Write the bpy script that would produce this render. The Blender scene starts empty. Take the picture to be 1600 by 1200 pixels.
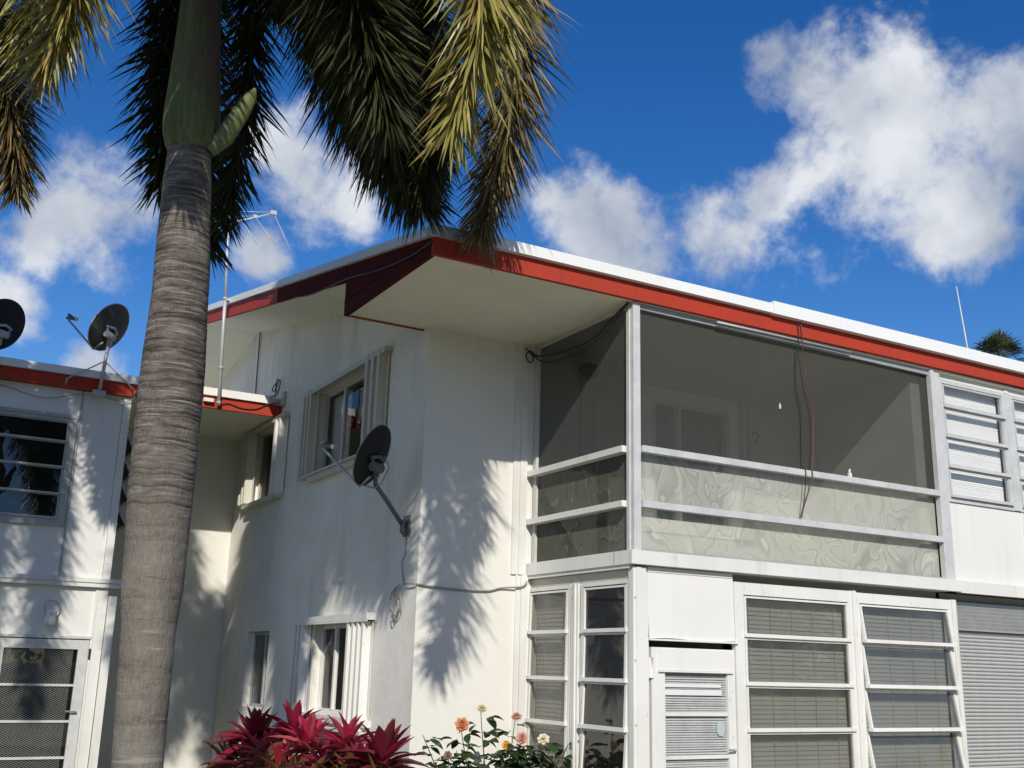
import bpy, math, random
from math import radians, sin, cos, pi, sqrt, atan2
from mathutils import Vector, Matrix, noise as mnoise

random.seed(7)
scene = bpy.context.scene
COL = scene.collection

# ------------------------------------------------------------------ camera
cam_d = bpy.data.cameras.new('camera')
cam = bpy.data.objects.new('camera', cam_d)
COL.objects.link(cam)
cam_r = Vector((0.86473743, -0.50159339, 0.02516426))
cam_u = Vector((-0.15057349, -0.21113345, 0.96578998))
cam_f = Vector((0.47912085, 0.83894382, 0.25810166))
cam_p = Vector((-5.85662, -7.93335, 1.65))
cam.matrix_world = Matrix(((cam_r.x, cam_u.x, -cam_f.x, cam_p.x), (cam_r.y, cam_u.y, -cam_f.y, cam_p.y),
                           (cam_r.z, cam_u.z, -cam_f.z, cam_p.z), (0, 0, 0, 1)))
cam_d.sensor_width = 36.0
cam_d.lens = 1663.7 / 1600 * 36
cam_d.clip_end = 3000
scene.camera = cam
scene.view_settings.view_transform = 'Standard'
scene.view_settings.look = 'None'
scene.view_settings.exposure = 0.0
scene.view_settings.gamma = 1.0
scene.view_settings.use_curve_mapping = False
scene.cycles.max_bounces = 8
scene.cycles.transparent_max_bounces = 16

# ------------------------------------------------------------------ sun
sun_dir = Vector((0.5, 1.0, -0.7)).normalized()
sd = bpy.data.lights.new('sun', 'SUN')
sd.energy = 4.2
sd.angle = radians(0.5)
sd.color = (1.0, 0.945, 0.84)
sun = bpy.data.objects.new('sun', sd)
COL.objects.link(sun)
sun.rotation_euler = sun_dir.to_track_quat('-Z', 'Y').to_euler()
SUN_EL = math.asin(-sun_dir.z)
SUN_ROT = atan2(-sun_dir.x, -sun_dir.y)

# ------------------------------------------------------------------ world sky with clouds
world = bpy.data.worlds.new('World')
scene.world = world
world.use_nodes = True
nt = world.node_tree
nt.nodes.clear()
def wn(t, **k):
    n = nt.nodes.new(t)
    for a, b in k.items():
        setattr(n, a, b)
    return n
def wmath(op, a, b=None, c=None, clamp=False):
    n = wn('ShaderNodeMath', operation=op, use_clamp=clamp)
    for i, v in enumerate((a, b, c)):
        if v is None:
            continue
        if isinstance(v, (int, float)):
            n.inputs[i].default_value = v
        else:
            nt.links.new(v, n.inputs[i])
    return n.outputs[0]
sky = wn('ShaderNodeTexSky', sky_type='NISHITA')
sky.sun_disc = False
sky.sun_elevation = SUN_EL
sky.sun_rotation = SUN_ROT
sky.altitude = 0
sky.air_density = 1.0
sky.dust_density = 0.3
sky.ozone_density = 3.0
hsv = wn('ShaderNodeHueSaturation')
hsv.inputs['Saturation'].default_value = 1.36
hsv.inputs['Hue'].default_value = 0.512
hsv.inputs['Value'].default_value = 0.9
nt.links.new(sky.outputs[0], hsv.inputs['Color'])
tc = wn('ShaderNodeTexCoord')
D = tc.outputs['Generated']
warp = wn('ShaderNodeTexNoise')
warp.inputs['Scale'].default_value = 9
warp.inputs['Detail'].default_value = 4
nt.links.new(D, warp.inputs['Vector'])
wsub = wn('ShaderNodeVectorMath', operation='SUBTRACT')
nt.links.new(warp.outputs['Color'], wsub.inputs[0])
wsub.inputs[1].default_value = (0.5, 0.5, 0.5)
wsc = wn('ShaderNodeVectorMath', operation='SCALE')
nt.links.new(wsub.outputs[0], wsc.inputs[0])
wsc.inputs['Scale'].default_value = 0.045
wadd = wn('ShaderNodeVectorMath', operation='ADD')
nt.links.new(D, wadd.inputs[0])
nt.links.new(wsc.outputs[0], wadd.inputs[1])
DW = wadd.outputs[0]
BL = [(0.675, 0.561, 0.479, 0.076), (0.731, 0.525, 0.430, 0.084), (0.712, 0.571, 0.409, 0.075), (0.627, 0.594, 0.502, 0.046),
      (0.593, 0.613, 0.523, 0.03), (0.751, 0.487, 0.446, 0.05), (0.75, 0.546, 0.373, 0.05), (0.613, 0.682, 0.398, 0.055),
      (0.633, 0.653, 0.415, 0.036), (0.654, 0.614, 0.442, 0.046), (0.514, 0.759, 0.4, 0.064), (0.549, 0.747, 0.375, 0.045),
      (0.47, 0.773, 0.426, 0.036), (0.277, 0.858, 0.432, 0.055), (0.319, 0.852, 0.415, 0.036), (0.242, 0.862, 0.446, 0.034),
      (0.247, 0.901, 0.356, 0.025), (0.109, 0.924, 0.365, 0.062), (0.135, 0.909, 0.393, 0.044), (0.072, 0.936, 0.346, 0.04),
      (0.055, 0.958, 0.28, 0.04), (0.12, 0.963, 0.241, 0.03)]
rs = random.Random(3)
for k in range(0, 9, 2):                                  # the same sort of clouds all round, outside the view
    a = radians(80 + k * 30)
    e = radians(rs.uniform(14, 50))
    for j in range(2):
        rs.uniform(-.12, .12)
        e2 = e + rs.uniform(-.06, .06)
        BL.append((sin(radians(29.7) + a) * cos(e2), cos(radians(29.7) + a) * cos(e2), sin(e2), rs.uniform(.06, .12)))
tot = None
for bx_, by_, bz_, br_ in BL:
    dn = wn('ShaderNodeVectorMath', operation='DISTANCE')
    nt.links.new(DW, dn.inputs[0])
    dn.inputs[1].default_value = (bx_, by_, bz_)
    m = wmath('MULTIPLY_ADD', dn.outputs['Value'], -1.0 / br_, 1.25)
    tot = m if tot is None else wmath('SMOOTH_MAX', tot, m, 0.35)
fb = wn('ShaderNodeTexNoise')
fb.inputs['Scale'].default_value = 11
fb.inputs['Detail'].default_value = 13
fb.inputs['Roughness'].default_value = 0.62
fb.inputs['Distortion'].default_value = 0.1
nt.links.new(D, fb.inputs['Vector'])
dens = wmath('MULTIPLY_ADD', fb.outputs['Fac'], 2.9, -1.72)
dens = wmath('ADD', dens, wmath('MULTIPLY', wmath('MINIMUM', tot, 0.85), 1.0))
mr = wn('ShaderNodeMapRange', interpolation_type='SMOOTHSTEP')
nt.links.new(dens, mr.inputs['Value'])
mr.inputs['From Min'].default_value = -0.12
mr.inputs['From Max'].default_value = 0.66
mr.inputs['To Max'].default_value = 0.97
fb2 = wn('ShaderNodeTexNoise')
fb2.inputs['Scale'].default_value = 9
fb2.inputs['Detail'].default_value = 6
fb2.inputs['Roughness'].default_value = 0.5
nt.links.new(DW, fb2.inputs['Vector'])
ccol = wn('ShaderNodeValToRGB')
ccol.color_ramp.elements[0].position = 0.36
ccol.color_ramp.elements[0].color = (2.9, 3.3, 4.1, 1)
ccol.color_ramp.elements[1].position = 0.66
ccol.color_ramp.elements[1].color = (6.2, 6.4, 6.7, 1)
nt.links.new(fb2.outputs['Fac'], ccol.inputs['Fac'])
mixc = wn('ShaderNodeMix', data_type='RGBA')
nt.links.new(mr.outputs['Result'], mixc.inputs['Factor'])
nt.links.new(hsv.outputs[0], mixc.inputs[6])
nt.links.new(ccol.outputs[0], mixc.inputs[7])
bg = wn('ShaderNodeBackground')
bg.inputs['Strength'].default_value = 0.13
nt.links.new(mixc.outputs[2], bg.inputs['Color'])
out = wn('ShaderNodeOutputWorld')
nt.links.new(bg.outputs[0], out.inputs[0])

# ------------------------------------------------------------------ materials
class Mat:
    def __init__(s, name):
        s.m = bpy.data.materials.new(name)
        s.m.use_nodes = True
        s.t = s.m.node_tree
        s.t.nodes.clear()
        s.out = s.n('ShaderNodeOutputMaterial')
    def n(s, t, **k):
        x = s.t.nodes.new(t)
        for a, b in k.items():
            setattr(x, a, b)
        return x
    def l(s, a, b):
        s.t.links.new(a, b)
    def tex(s, scale, detail=4, rough=.5, vec=(1, 1, 1), off=0.0):
        tcn = s.n('ShaderNodeTexCoord')
        mp = s.n('ShaderNodeMapping')
        mp.inputs['Scale'].default_value = vec
        mp.inputs['Location'].default_value = (off, off, off)
        s.l(tcn.outputs['Object'], mp.inputs['Vector'])
        nz = s.n('ShaderNodeTexNoise')
        nz.inputs['Scale'].default_value = scale
        nz.inputs['Detail'].default_value = detail
        nz.inputs['Roughness'].default_value = rough
        s.l(mp.outputs[0], nz.inputs['Vector'])
        return nz.outputs['Fac']
    def rng(s, v, a, b, c=0., d=1.):
        x = s.n('ShaderNodeMapRange')
        s.l(v, x.inputs['Value'])
        x.inputs['From Min'].default_value = a
        x.inputs['From Max'].default_value = b
        x.inputs['To Min'].default_value = c
        x.inputs['To Max'].default_value = d
        return x.outputs['Result']
    def mix(s, f, a, b):
        x = s.n('ShaderNodeMix', data_type='RGBA')
        for i, v in ((0, f), (6, a), (7, b)):
            if isinstance(v, tuple):
                x.inputs[i].default_value = (*v, 1)
            elif isinstance(v, (int, float)):
                x.inputs[i].default_value = v
            else:
                s.l(v, x.inputs[i])
        return x.outputs[2]
    def princ(s, col, rough=.6, metal=0., bump=None, bstr=.2, bdist=.01, spec=.4):
        p = s.n('ShaderNodeBsdfPrincipled')
        if isinstance(col, tuple):
            p.inputs['Base Color'].default_value = (*col, 1)
        else:
            s.l(col, p.inputs['Base Color'])
        if isinstance(rough, (int, float)):
            p.inputs['Roughness'].default_value = rough
        else:
            s.l(rough, p.inputs['Roughness'])
        p.inputs['Metallic'].default_value = metal
        p.inputs['Specular IOR Level'].default_value = spec
        if bump is not None:
            b = s.n('ShaderNodeBump')
            b.inputs['Strength'].default_value = bstr
            b.inputs['Distance'].default_value = bdist
            s.l(bump, b.inputs['Height'])
            s.l(b.outputs[0], p.inputs['Normal'])
        return p.outputs[0]
    def fin(s, sh):
        s.l(sh, s.out.inputs['Surface'])
        return s.m

def painted(name, base, dirt=(.38, .36, .28), amt=.5, rough=.55, streak=True, bump=.15, chips=0., spec=.4):
    m = Mat(name)
    big = m.tex(.9, 5, .6)
    col = m.mix(m.rng(big, .42, .75, 0, amt * .45), base, dirt)
    if streak:
        st = m.tex(6, 5, .65, (1, 1, .12), 3.1)
        col = m.mix(m.rng(st, .56, .8, 0, amt * .6), col, dirt)
    sp = m.tex(38, 3, .6, off=9.)
    col = m.mix(m.rng(sp, .66, .8, 0, amt * .5), col, dirt)
    if chips:
        ch = m.tex(22, 4, .7, (1, 1, .5), 5.)
        col = m.mix(m.rng(ch, .66, .70, 0, chips), col, (.22, .2, .17))
    fine = m.tex(70, 4, .6)
    return m.fin(m.princ(col, rough, 0, fine, bump, .006, spec))

def stucco(name, base, mould, amt):
    m = Mat(name)
    big = m.tex(.8, 6, .62)
    col = m.mix(m.rng(big, .40, .75, 0, amt * .5), base, mould)
    st = m.tex(2.6, 7, .7, (1, 1, .14), 2.)
    col = m.mix(m.rng(st, .53, .78, 0, amt * .75), col, mould)
    fine = m.tex(14, 6, .7, off=4.)
    col = m.mix(m.rng(fine, .5, .8, 0, amt * .3), col, mould)
    gr = m.tex(55, 8, .75)
    lump = m.tex(5, 3, .5, off=8.)
    ad = m.n('ShaderNodeMath', operation='MULTIPLY_ADD')
    m.l(lump, ad.inputs[0])
    ad.inputs[1].default_value = 2.5
    m.l(gr, ad.inputs[2])
    return m.fin(m.princ(col, .85, 0, ad.outputs[0], .35, .008, .2))

M = {}
M['stucco'] = stucco('stucco_white', (.80, .775, .715), (.40, .385, .32), .7)
M['stucco2'] = stucco('stucco_front', (.76, .745, .69), (.50, .48, .40), .3)
M['panel'] = painted('white_panel', (.74, .735, .70), (.5, .47, .38), .3, .45, True, .05)
M['trim'] = painted('white_trim', (.74, .735, .70), (.36, .33, .26), .65, .5, True, .1, .55)
M['soffit'] = painted('soffit_paint', (.82, .80, .65), (.42, .40, .32), .45, .7, False, .1)
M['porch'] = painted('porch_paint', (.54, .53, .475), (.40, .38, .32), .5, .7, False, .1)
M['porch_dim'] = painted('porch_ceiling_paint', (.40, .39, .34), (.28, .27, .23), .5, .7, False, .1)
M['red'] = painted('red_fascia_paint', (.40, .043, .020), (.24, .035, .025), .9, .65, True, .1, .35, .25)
M['white_metal'] = painted('white_drip_metal', (.80, .80, .78), (.55, .53, .48), .3, .4, True, .05)
M['cream'] = painted('cream_metal', (.58, .56, .48), (.36, .34, .27), .5, .5, True, .05)
M['rusty'] = painted('grey_rusty', (.40, .39, .36), (.2, .15, .11), .7, .6, True, .1)

def metal(name, base, rough=.45, me=.4, amt=.35, dirt=(.25, .25, .24)):
    m = Mat(name)
    a = m.tex(5, 6, .65)
    b = m.tex(40, 3, .6, (1, 1, .25), 4.)
    col = m.mix(m.rng(a, .4, .75, 0, amt), base, dirt)
    col = m.mix(m.rng(b, .55, .8, 0, amt), col, dirt)
    return m.fin(m.princ(col, rough, me, m.tex(90, 2), .05, .003))
M['alum'] = metal('weathered_aluminium', (.60, .605, .595), .55, .1)
M['alum_dark'] = metal('dull_aluminium', (.42, .43, .42), .5, .3)
M['galv'] = metal('galvanised_steel', (.53, .54, .535), .5, .2)
M['dish'] = metal('dish_grey', (.055, .058, .056), .5, .0, .3, (.09, .09, .085))
M['dish_black'] = metal('dish_black', (.012, .013, .013), .6, .0, .3, (.022, .022, .022))
M['dish_arm'] = metal('dish_arm', (.46, .47, .46), .45, .3)
M['dark_steel'] = metal('dark_steel', (.13, .15, .15), .5, .2)
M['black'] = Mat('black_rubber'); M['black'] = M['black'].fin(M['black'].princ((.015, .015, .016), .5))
M['cable'] = Mat('dark_cable'); M['cable'] = M['cable'].fin(M['cable'].princ((.03, .03, .033), .5))
M['cable_grey'] = Mat('grey_cable'); M['cable_grey'] = M['cable_grey'].fin(M['cable_grey'].princ((.3, .29, .27), .5))
M['cord'] = Mat('brown_cord'); M['cord'] = M['cord'].fin(M['cord'].princ((.13, .055, .035), .5))
M['plastic'] = Mat('white_plastic'); M['plastic'] = M['plastic'].fin(M['plastic'].princ((.75, .75, .72), .4))
M['red_shaded'] = painted('shaded_gable_paint', (.085, .013, .012), (.05, .012, .010), .7, .85, True, .1, 0., .08)  # fascia red darkened to carry the palm's shade on the gable boards
M['roof'] = painted('roof_gravel', (.5, .5, .48), (.3, .3, .28), .6, .9)
M['shutter_grey'] = metal('shutter_grey', (.47, .475, .455), .45, .1, .25, (.32, .32, .31))
M['interior'] = Mat('interior_plaster'); M['interior'] = M['interior'].fin(M['interior'].princ((.35, .34, .31), .9))
M['blind_white'] = painted('white_blind', (.90, .90, .87), (.6, .6, .57), .25, .5, False, .02)
M['blind_beige'] = painted('beige_blind', (.62, .625, .58), (.4, .38, .32), .4, .5, False, .02)
M['curtain'] = painted('white_curtain', (.74, .73, .68), (.5, .48, .42), .3, .9, False, .02)
M['sticker'] = painted('pale_blue_sticker', (.42, .50, .52), (.6, .7, .72), .6, .4, False, .0)
M['tape'] = painted('pale_tape', (.72, .74, .72), (.55, .56, .52), .6, .5, False, .0)

def glass(name, tint, refl=1.0, haze=None):
    m = Mat(name)
    t = m.n('ShaderNodeBsdfTransparent')
    t.inputs['Color'].default_value = (*tint, 1)
    sh = t.outputs[0]
    if haze:
        d = m.n('ShaderNodeBsdfDiffuse')
        d.inputs['Color'].default_value = (.5, .49, .45, 1)
        x = m.n('ShaderNodeMixShader')
        dirt = m.rng(m.tex(3, 6, .65, (1, 1, .5)), .3, .8, haze * .5, haze * 1.6)
        m.l(dirt, x.inputs[0])
        m.l(sh, x.inputs[1]); m.l(d.outputs[0], x.inputs[2])
        sh = x.outputs[0]
    g = m.n('ShaderNodeBsdfGlossy')
    g.inputs['Roughness'].default_value = .01
    bmp = m.n('ShaderNodeBump'); bmp.inputs['Strength'].default_value = .04; bmp.inputs['Distance'].default_value = .02
    m.l(m.tex(3.5, 2, .5), bmp.inputs['Height'])
    m.l(bmp.outputs[0], g.inputs['Normal'])
    fr = m.n('ShaderNodeFresnel'); fr.inputs['IOR'].default_value = 1.6
    x = m.n('ShaderNodeMixShader')
    sc = m.n('ShaderNodeMath', operation='MULTIPLY', use_clamp=True); sc.inputs[1].default_value = refl
    gb = m.n('ShaderNodeNewGeometry')
    inv = m.n('ShaderNodeMath', operation='SUBTRACT'); inv.inputs[0].default_value = 1.0; m.l(gb.outputs['Backfacing'], inv.inputs[1])
    fm = m.n('ShaderNodeMath', operation='MULTIPLY'); m.l(fr.outputs[0], fm.inputs[0]); m.l(inv.outputs[0], fm.inputs[1])
    m.l(fm.outputs[0], sc.inputs[0])
    m.l(sc.outputs[0], x.inputs[0]); m.l(sh, x.inputs[1]); m.l(g.outputs[0], x.inputs[2])
    return m.fin(x.outputs[0])
M['glass_tint'] = glass('tinted_glass', (.75, .75, .735), 1.0, .07)
M['glass_dark'] = glass('dark_glass', (.35, .36, .36), 1.5, .02)
M['glass_clear'] = glass('clear_glass', (.99, .99, .99), 1.0, .01)

def screen(name, cover, col, trans_tint=(1, 1, 1)):
    m = Mat(name)
    t = m.n('ShaderNodeBsdfTransparent'); t.inputs['Color'].default_value = (*trans_tint, 1)
    d = m.n('ShaderNodeBsdfDiffuse'); d.inputs['Color'].default_value = (*col, 1)
    x = m.n('ShaderNodeMixShader')
    v = m.rng(m.tex(1.6, 4, .6), .3, .75, cover * .92, min(1, cover * 1.08))
    m.l(v, x.inputs[0]); m.l(t.outputs[0], x.inputs[1]); m.l(d.outputs[0], x.inputs[2])
    return m.fin(x.outputs[0])
M['screen'] = screen('insect_screen', .63, (.075, .075, .068))

def moire(name, base, dark, light, vec, cover=.62):
    m = Mat(name)
    tcn = m.n('ShaderNodeTexCoord')
    mp = m.n('ShaderNodeMapping'); mp.inputs['Scale'].default_value = vec
    m.l(tcn.outputs['Object'], mp.inputs['Vector'])
    nz = m.n('ShaderNodeTexNoise'); nz.inputs['Scale'].default_value = 1.0; nz.inputs['Detail'].default_value = 1.2
    nz.inputs['Roughness'].default_value = .35; nz.inputs['Distortion'].default_value = 1.1
    m.l(mp.outputs[0], nz.inputs['Vector'])
    a = m.n('ShaderNodeMath', operation='MULTIPLY'); a.inputs[1].default_value = 6.5; m.l(nz.outputs['Fac'], a.inputs[0])
    f = m.n('ShaderNodeMath', operation='FRACT'); m.l(a.outputs[0], f.inputs[0])
    cr = m.n('ShaderNodeValToRGB')
    e = cr.color_ramp.elements
    e[0].position = 0; e[0].color = (*base, 1)
    e[1].position = 1; e[1].color = (*base, 1)
    for p, c in ((.30, base), (.50, dark), (.64, dark), (.70, light), (.745, light), (.81, base)):
        q = e.new(p); q.color = (*c, 1)
    m.l(f.outputs[0], cr.inputs['Fac'])
    amp = m.rng(m.tex(1.4, 3, .5, off=6.), .36, .58, .25, 1.)
    col = m.mix(amp, base, cr.outputs[0])
    big = m.tex(1.1, 3, .5, off=2.)
    col = m.mix(m.rng(big, .35, .7, 0, .55), col, dark)
    t = m.n('ShaderNodeBsdfTransparent')
    d = m.n('ShaderNodeBsdfDiffuse'); m.l(col, d.inputs['Color'])
    x = m.n('ShaderNodeMixShader'); x.inputs[0].default_value = cover
    m.l(t.outputs[0], x.inputs[1]); m.l(d.outputs[0], x.inputs[2])
    return m.fin(x.outputs[0])
M['moire_dark'] = moire('dark_sun_screen_mesh', (.105, .105, .085), (.075, .075, .062), (.18, .18, .155), (2.6, 2.6, 1.9), .9)  # darker mesh for the panels on the porch's left side
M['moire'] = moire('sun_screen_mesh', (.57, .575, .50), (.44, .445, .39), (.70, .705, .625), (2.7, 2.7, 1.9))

def leafmat(name, cols, rough=.45, transl=.25, spec=.5):
    m = Mat(name)
    gi = m.n('ShaderNodeNewGeometry')
    cr = m.n('ShaderNodeValToRGB')
    e = cr.color_ramp.elements
    e[0].position = 0; e[0].color = (*cols[0], 1)
    e[1].position = 1; e[1].color = (*cols[-1], 1)
    for i, c in enumerate(cols[1:-1]):
        q = e.new((i + 1) / (len(cols) - 1)); q.color = (*c, 1)
    m.l(gi.outputs['Random Per Island'], cr.inputs['Fac'])
    col = cr.outputs[0]
    sh = m.princ(col, rough, 0, spec=spec)
    if transl:
        tr = m.n('ShaderNodeBsdfTranslucent'); m.l(col, tr.inputs['Color'])
        x = m.n('ShaderNodeMixShader'); x.inputs[0].default_value = transl
        m.l(sh, x.inputs[1]); m.l(tr.outputs[0], x.inputs[2])
        sh = x.outputs[0]
    return m.fin(sh)
M['frond'] = leafmat('green_frond', [(.022, .029, .009), (.045, .05, .013), (.032, .04, .011), (.075, .065, .018)], .5, .10, .25)
M['frond_shaded'] = leafmat('shaded_green_frond', [(.018, .024, .008), (.035, .038, .011), (.026, .031, .009), (.055, .047, .014)], .55, .08, .2)  # green darkened to carry the shade of the fronds above
M['frond_yellow'] = leafmat('yellow_green_frond', [(.17, .16, .03), (.38, .32, .08), (.25, .225, .045), (.42, .35, .12), (.14, .14, .03), (.38, .25, .09)], .38, .15)
M['frond_brown'] = leafmat('browning_frond', [(.05, .045, .016), (.22, .15, .06), (.11, .095, .025), (.30, .21, .10), (.07, .06, .018), (.16, .14, .04)], .5, .12)
M['rachis'] = painted('frond_stem', (.10, .10, .035), (.14, .09, .04), .5, .5)
M['fan'] = leafmat('fan_leaf', [(.03, .045, .018), (.07, .09, .03), (.10, .12, .045)], .45, .15)

def objrand(name, cols, rough=.4, transl=.2, vein=None):
    m = Mat(name)
    oi = m.n('ShaderNodeObjectInfo')
    cr = m.n('ShaderNodeValToRGB')
    e = cr.color_ramp.elements
    e[0].position = 0; e[0].color = (*cols[0], 1)
    e[1].position = 1; e[1].color = (*cols[-1], 1)
    for i, c in enumerate(cols[1:-1]):
        q = e.new((i + 1) / (len(cols) - 1)); q.color = (*c, 1)
    m.l(oi.outputs['Random'], cr.inputs['Fac'])
    col = cr.outputs[0]
    if vein:
        st = m.tex(16, 4, .6, (3, .4, 1))
        col = m.mix(m.rng(st, .45, .7, 0, .7), col, vein)
    sh = m.princ(col, rough, 0, spec=.5)
    if transl:
        tr = m.n('ShaderNodeBsdfTranslucent'); m.l(col, tr.inputs['Color'])
        x = m.n('ShaderNodeMixShader'); x.inputs[0].default_value = transl
        m.l(sh, x.inputs[1]); m.l(tr.outputs[0], x.inputs[2])
        sh = x.outputs[0]
    return m.fin(sh)
M['ti_pink'] = objrand('ti_leaf_pink', [(.50, .02, .08), (.60, .05, .13), (.42, .02, .06), (.66, .14, .16)], .35, .35, (.42, .05, .06))
M['ti_dark'] = objrand('ti_leaf_dark', [(.22, .014, .045), (.34, .014, .07), (.13, .02, .025), (.28, .03, .045)], .35, .28, (.10, .035, .015))
M['ti_old'] = objrand('ti_leaf_old', [(.10, .03, .015), (.16, .07, .02), (.07, .04, .015), (.20, .10, .04)], .5, .15, (.05, .04, .012))
M['rose_leaf'] = objrand('rose_leaf', [(.015, .04, .010), (.035, .07, .018), (.022, .05, .013), (.05, .09, .022)], .4, .2)
M['stem'] = painted('green_stem', (.10, .12, .04), (.14, .09, .04), .5, .5)
M['ti_stem'] = painted('grey_stem', (.20, .17, .12), (.12, .09, .06), .6, .7)
for nm, c in (('orange', (.72, .30, .15)), ('pink', (.68, .38, .29)), ('cream', (.72, .68, .42)), ('yellow', (.78, .42, .08)), ('white', (.74, .68, .50)), ('brown', (.35, .2, .13))):
    M['rose_' + nm] = objrand('rose_petal_' + nm, [tuple(x * .85 for x in c), c, tuple(min(1, x * 1.12) for x in c)], .6, .25)

def trunkmat():
    m = Mat('palm_trunk_bark')
    fi = m.tex(9, 8, .7, (1, 1, 3.0))
    ve = m.tex(60, 5, .7, (1, 1, .3), 3.)
    col = m.mix(m.rng(fi, .35, .68), (.075, .064, .050), (.225, .197, .167))
    col = m.mix(m.rng(ve, .52, .78, 0, .45), col, (.35, .32, .295))
    dk = m.tex(3.2, 5, .6, off=7.)
    col = m.mix(m.rng(dk, .50, .68, 0, .75), col, (.085, .07, .06))
    crk = m.tex(6, 5, .7, (.35, .35, 5), 1.)
    ln = m.tex(10, 5, .6, (.25, .25, 7), 12.)
    col = m.mix(m.rng(ln, .56, .62, 0, .55), col, (.38, .35, .32))
    col = m.mix(m.rng(crk, .55, .62, 0, .9), col, (.05, .04, .033))
    tcz = m.n('ShaderNodeTexCoord'); sz = m.n('ShaderNodeSeparateXYZ'); m.l(tcz.outputs['Object'], sz.inputs[0])
    upz = m.rng(sz.outputs['Z'], 2.35, 3.1, 0., 1.)
    wood = m.mix(m.rng(ve, .3, .75), (.125, .108, .088), (.235, .21, .178))
    wood = m.mix(m.rng(m.tex(2.2, 6, .65, off=3.), .45, .7, 0, .6), wood, (.27, .26, .22))
    wood = m.mix(m.rng(m.tex(5, 4, .6, (.2, .2, 2.6), 2.), .60, .655, 0, .75), wood, (.085, .07, .06))
    wood = m.mix(m.rng(m.tex(8, 4, .6, (.2, .2, 2.2), 21.), .61, .66, 0, .5), wood, (.40, .37, .34))
    col = m.mix(upz, wood, col)
    w = m.n('ShaderNodeMath', operation='ADD'); m.l(fi, w.inputs[0]); m.l(ve, w.inputs[1])
    return m.fin(m.princ(col, .9, 0, w.outputs[0], .6, .02, .15))
M['trunk'] = trunkmat()
def shaftmat():
    m = Mat('palm_crownshaft')
    ve = m.tex(30, 5, .7, (1, 1, .06))
    col = m.mix(m.rng(ve, .35, .7), (.075, .085, .025), (.16, .165, .065))
    br = m.tex(3.2, 4, .6, (1, 1, .3), 6.)
    col = m.mix(m.rng(br, .56, .62, 0, .8), col, (.11, .075, .045))
    tcx = m.n('ShaderNodeTexCoord'); sx = m.n('ShaderNodeSeparateXYZ'); m.l(tcx.outputs['Object'], sx.inputs[0])
    side = m.n('ShaderNodeMath', operation='MULTIPLY_ADD'); m.l(br, side.inputs[0]); side.inputs[1].default_value = .22; m.l(sx.outputs['X'], side.inputs[2])
    mu = m.n('ShaderNodeMath', operation='MULTIPLY'); m.l(m.rng(side.outputs[0], -.06, -.02), mu.inputs[0]); m.l(m.rng(sx.outputs['Z'], 5.45, 5.75), mu.inputs[1])
    col = m.mix(mu.outputs[0], col, m.mix(m.rng(ve, .35, .7), (.085, .055, .04), (.17, .115, .085)))
    col = m.mix(m.rng(m.tex(16, 5, .7, (1, 1, .4), 9.), .55, .72, 0, .6), col, (.06, .058, .025))
    return m.fin(m.princ(col, .6, 0, ve, .5, .02, .25))
M['shaft'] = shaftmat()
def ground():
    m = Mat('grass_ground')
    a = m.tex(.35, 6, .6); b = m.tex(25, 5, .7)
    col = m.mix(m.rng(b, .3, .7), (.03, .05, .015), (.10, .11, .045))
    col = m.mix(m.rng(a, .5, .7), col, (.16, .13, .09))
    return m.fin(m.princ(col, .95, 0, b, .5, .03, .1))
M['ground'] = ground()
def concretem():
    m = Mat('concrete_walk')
    a = m.tex(2, 7, .65)
    return m.fin(m.princ(m.mix(m.rng(a, .35, .7), (.37, .345, .285), (.49, .455, .38)), .9, 0, a, .2, .01))
M['concrete'] = concretem()

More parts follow.
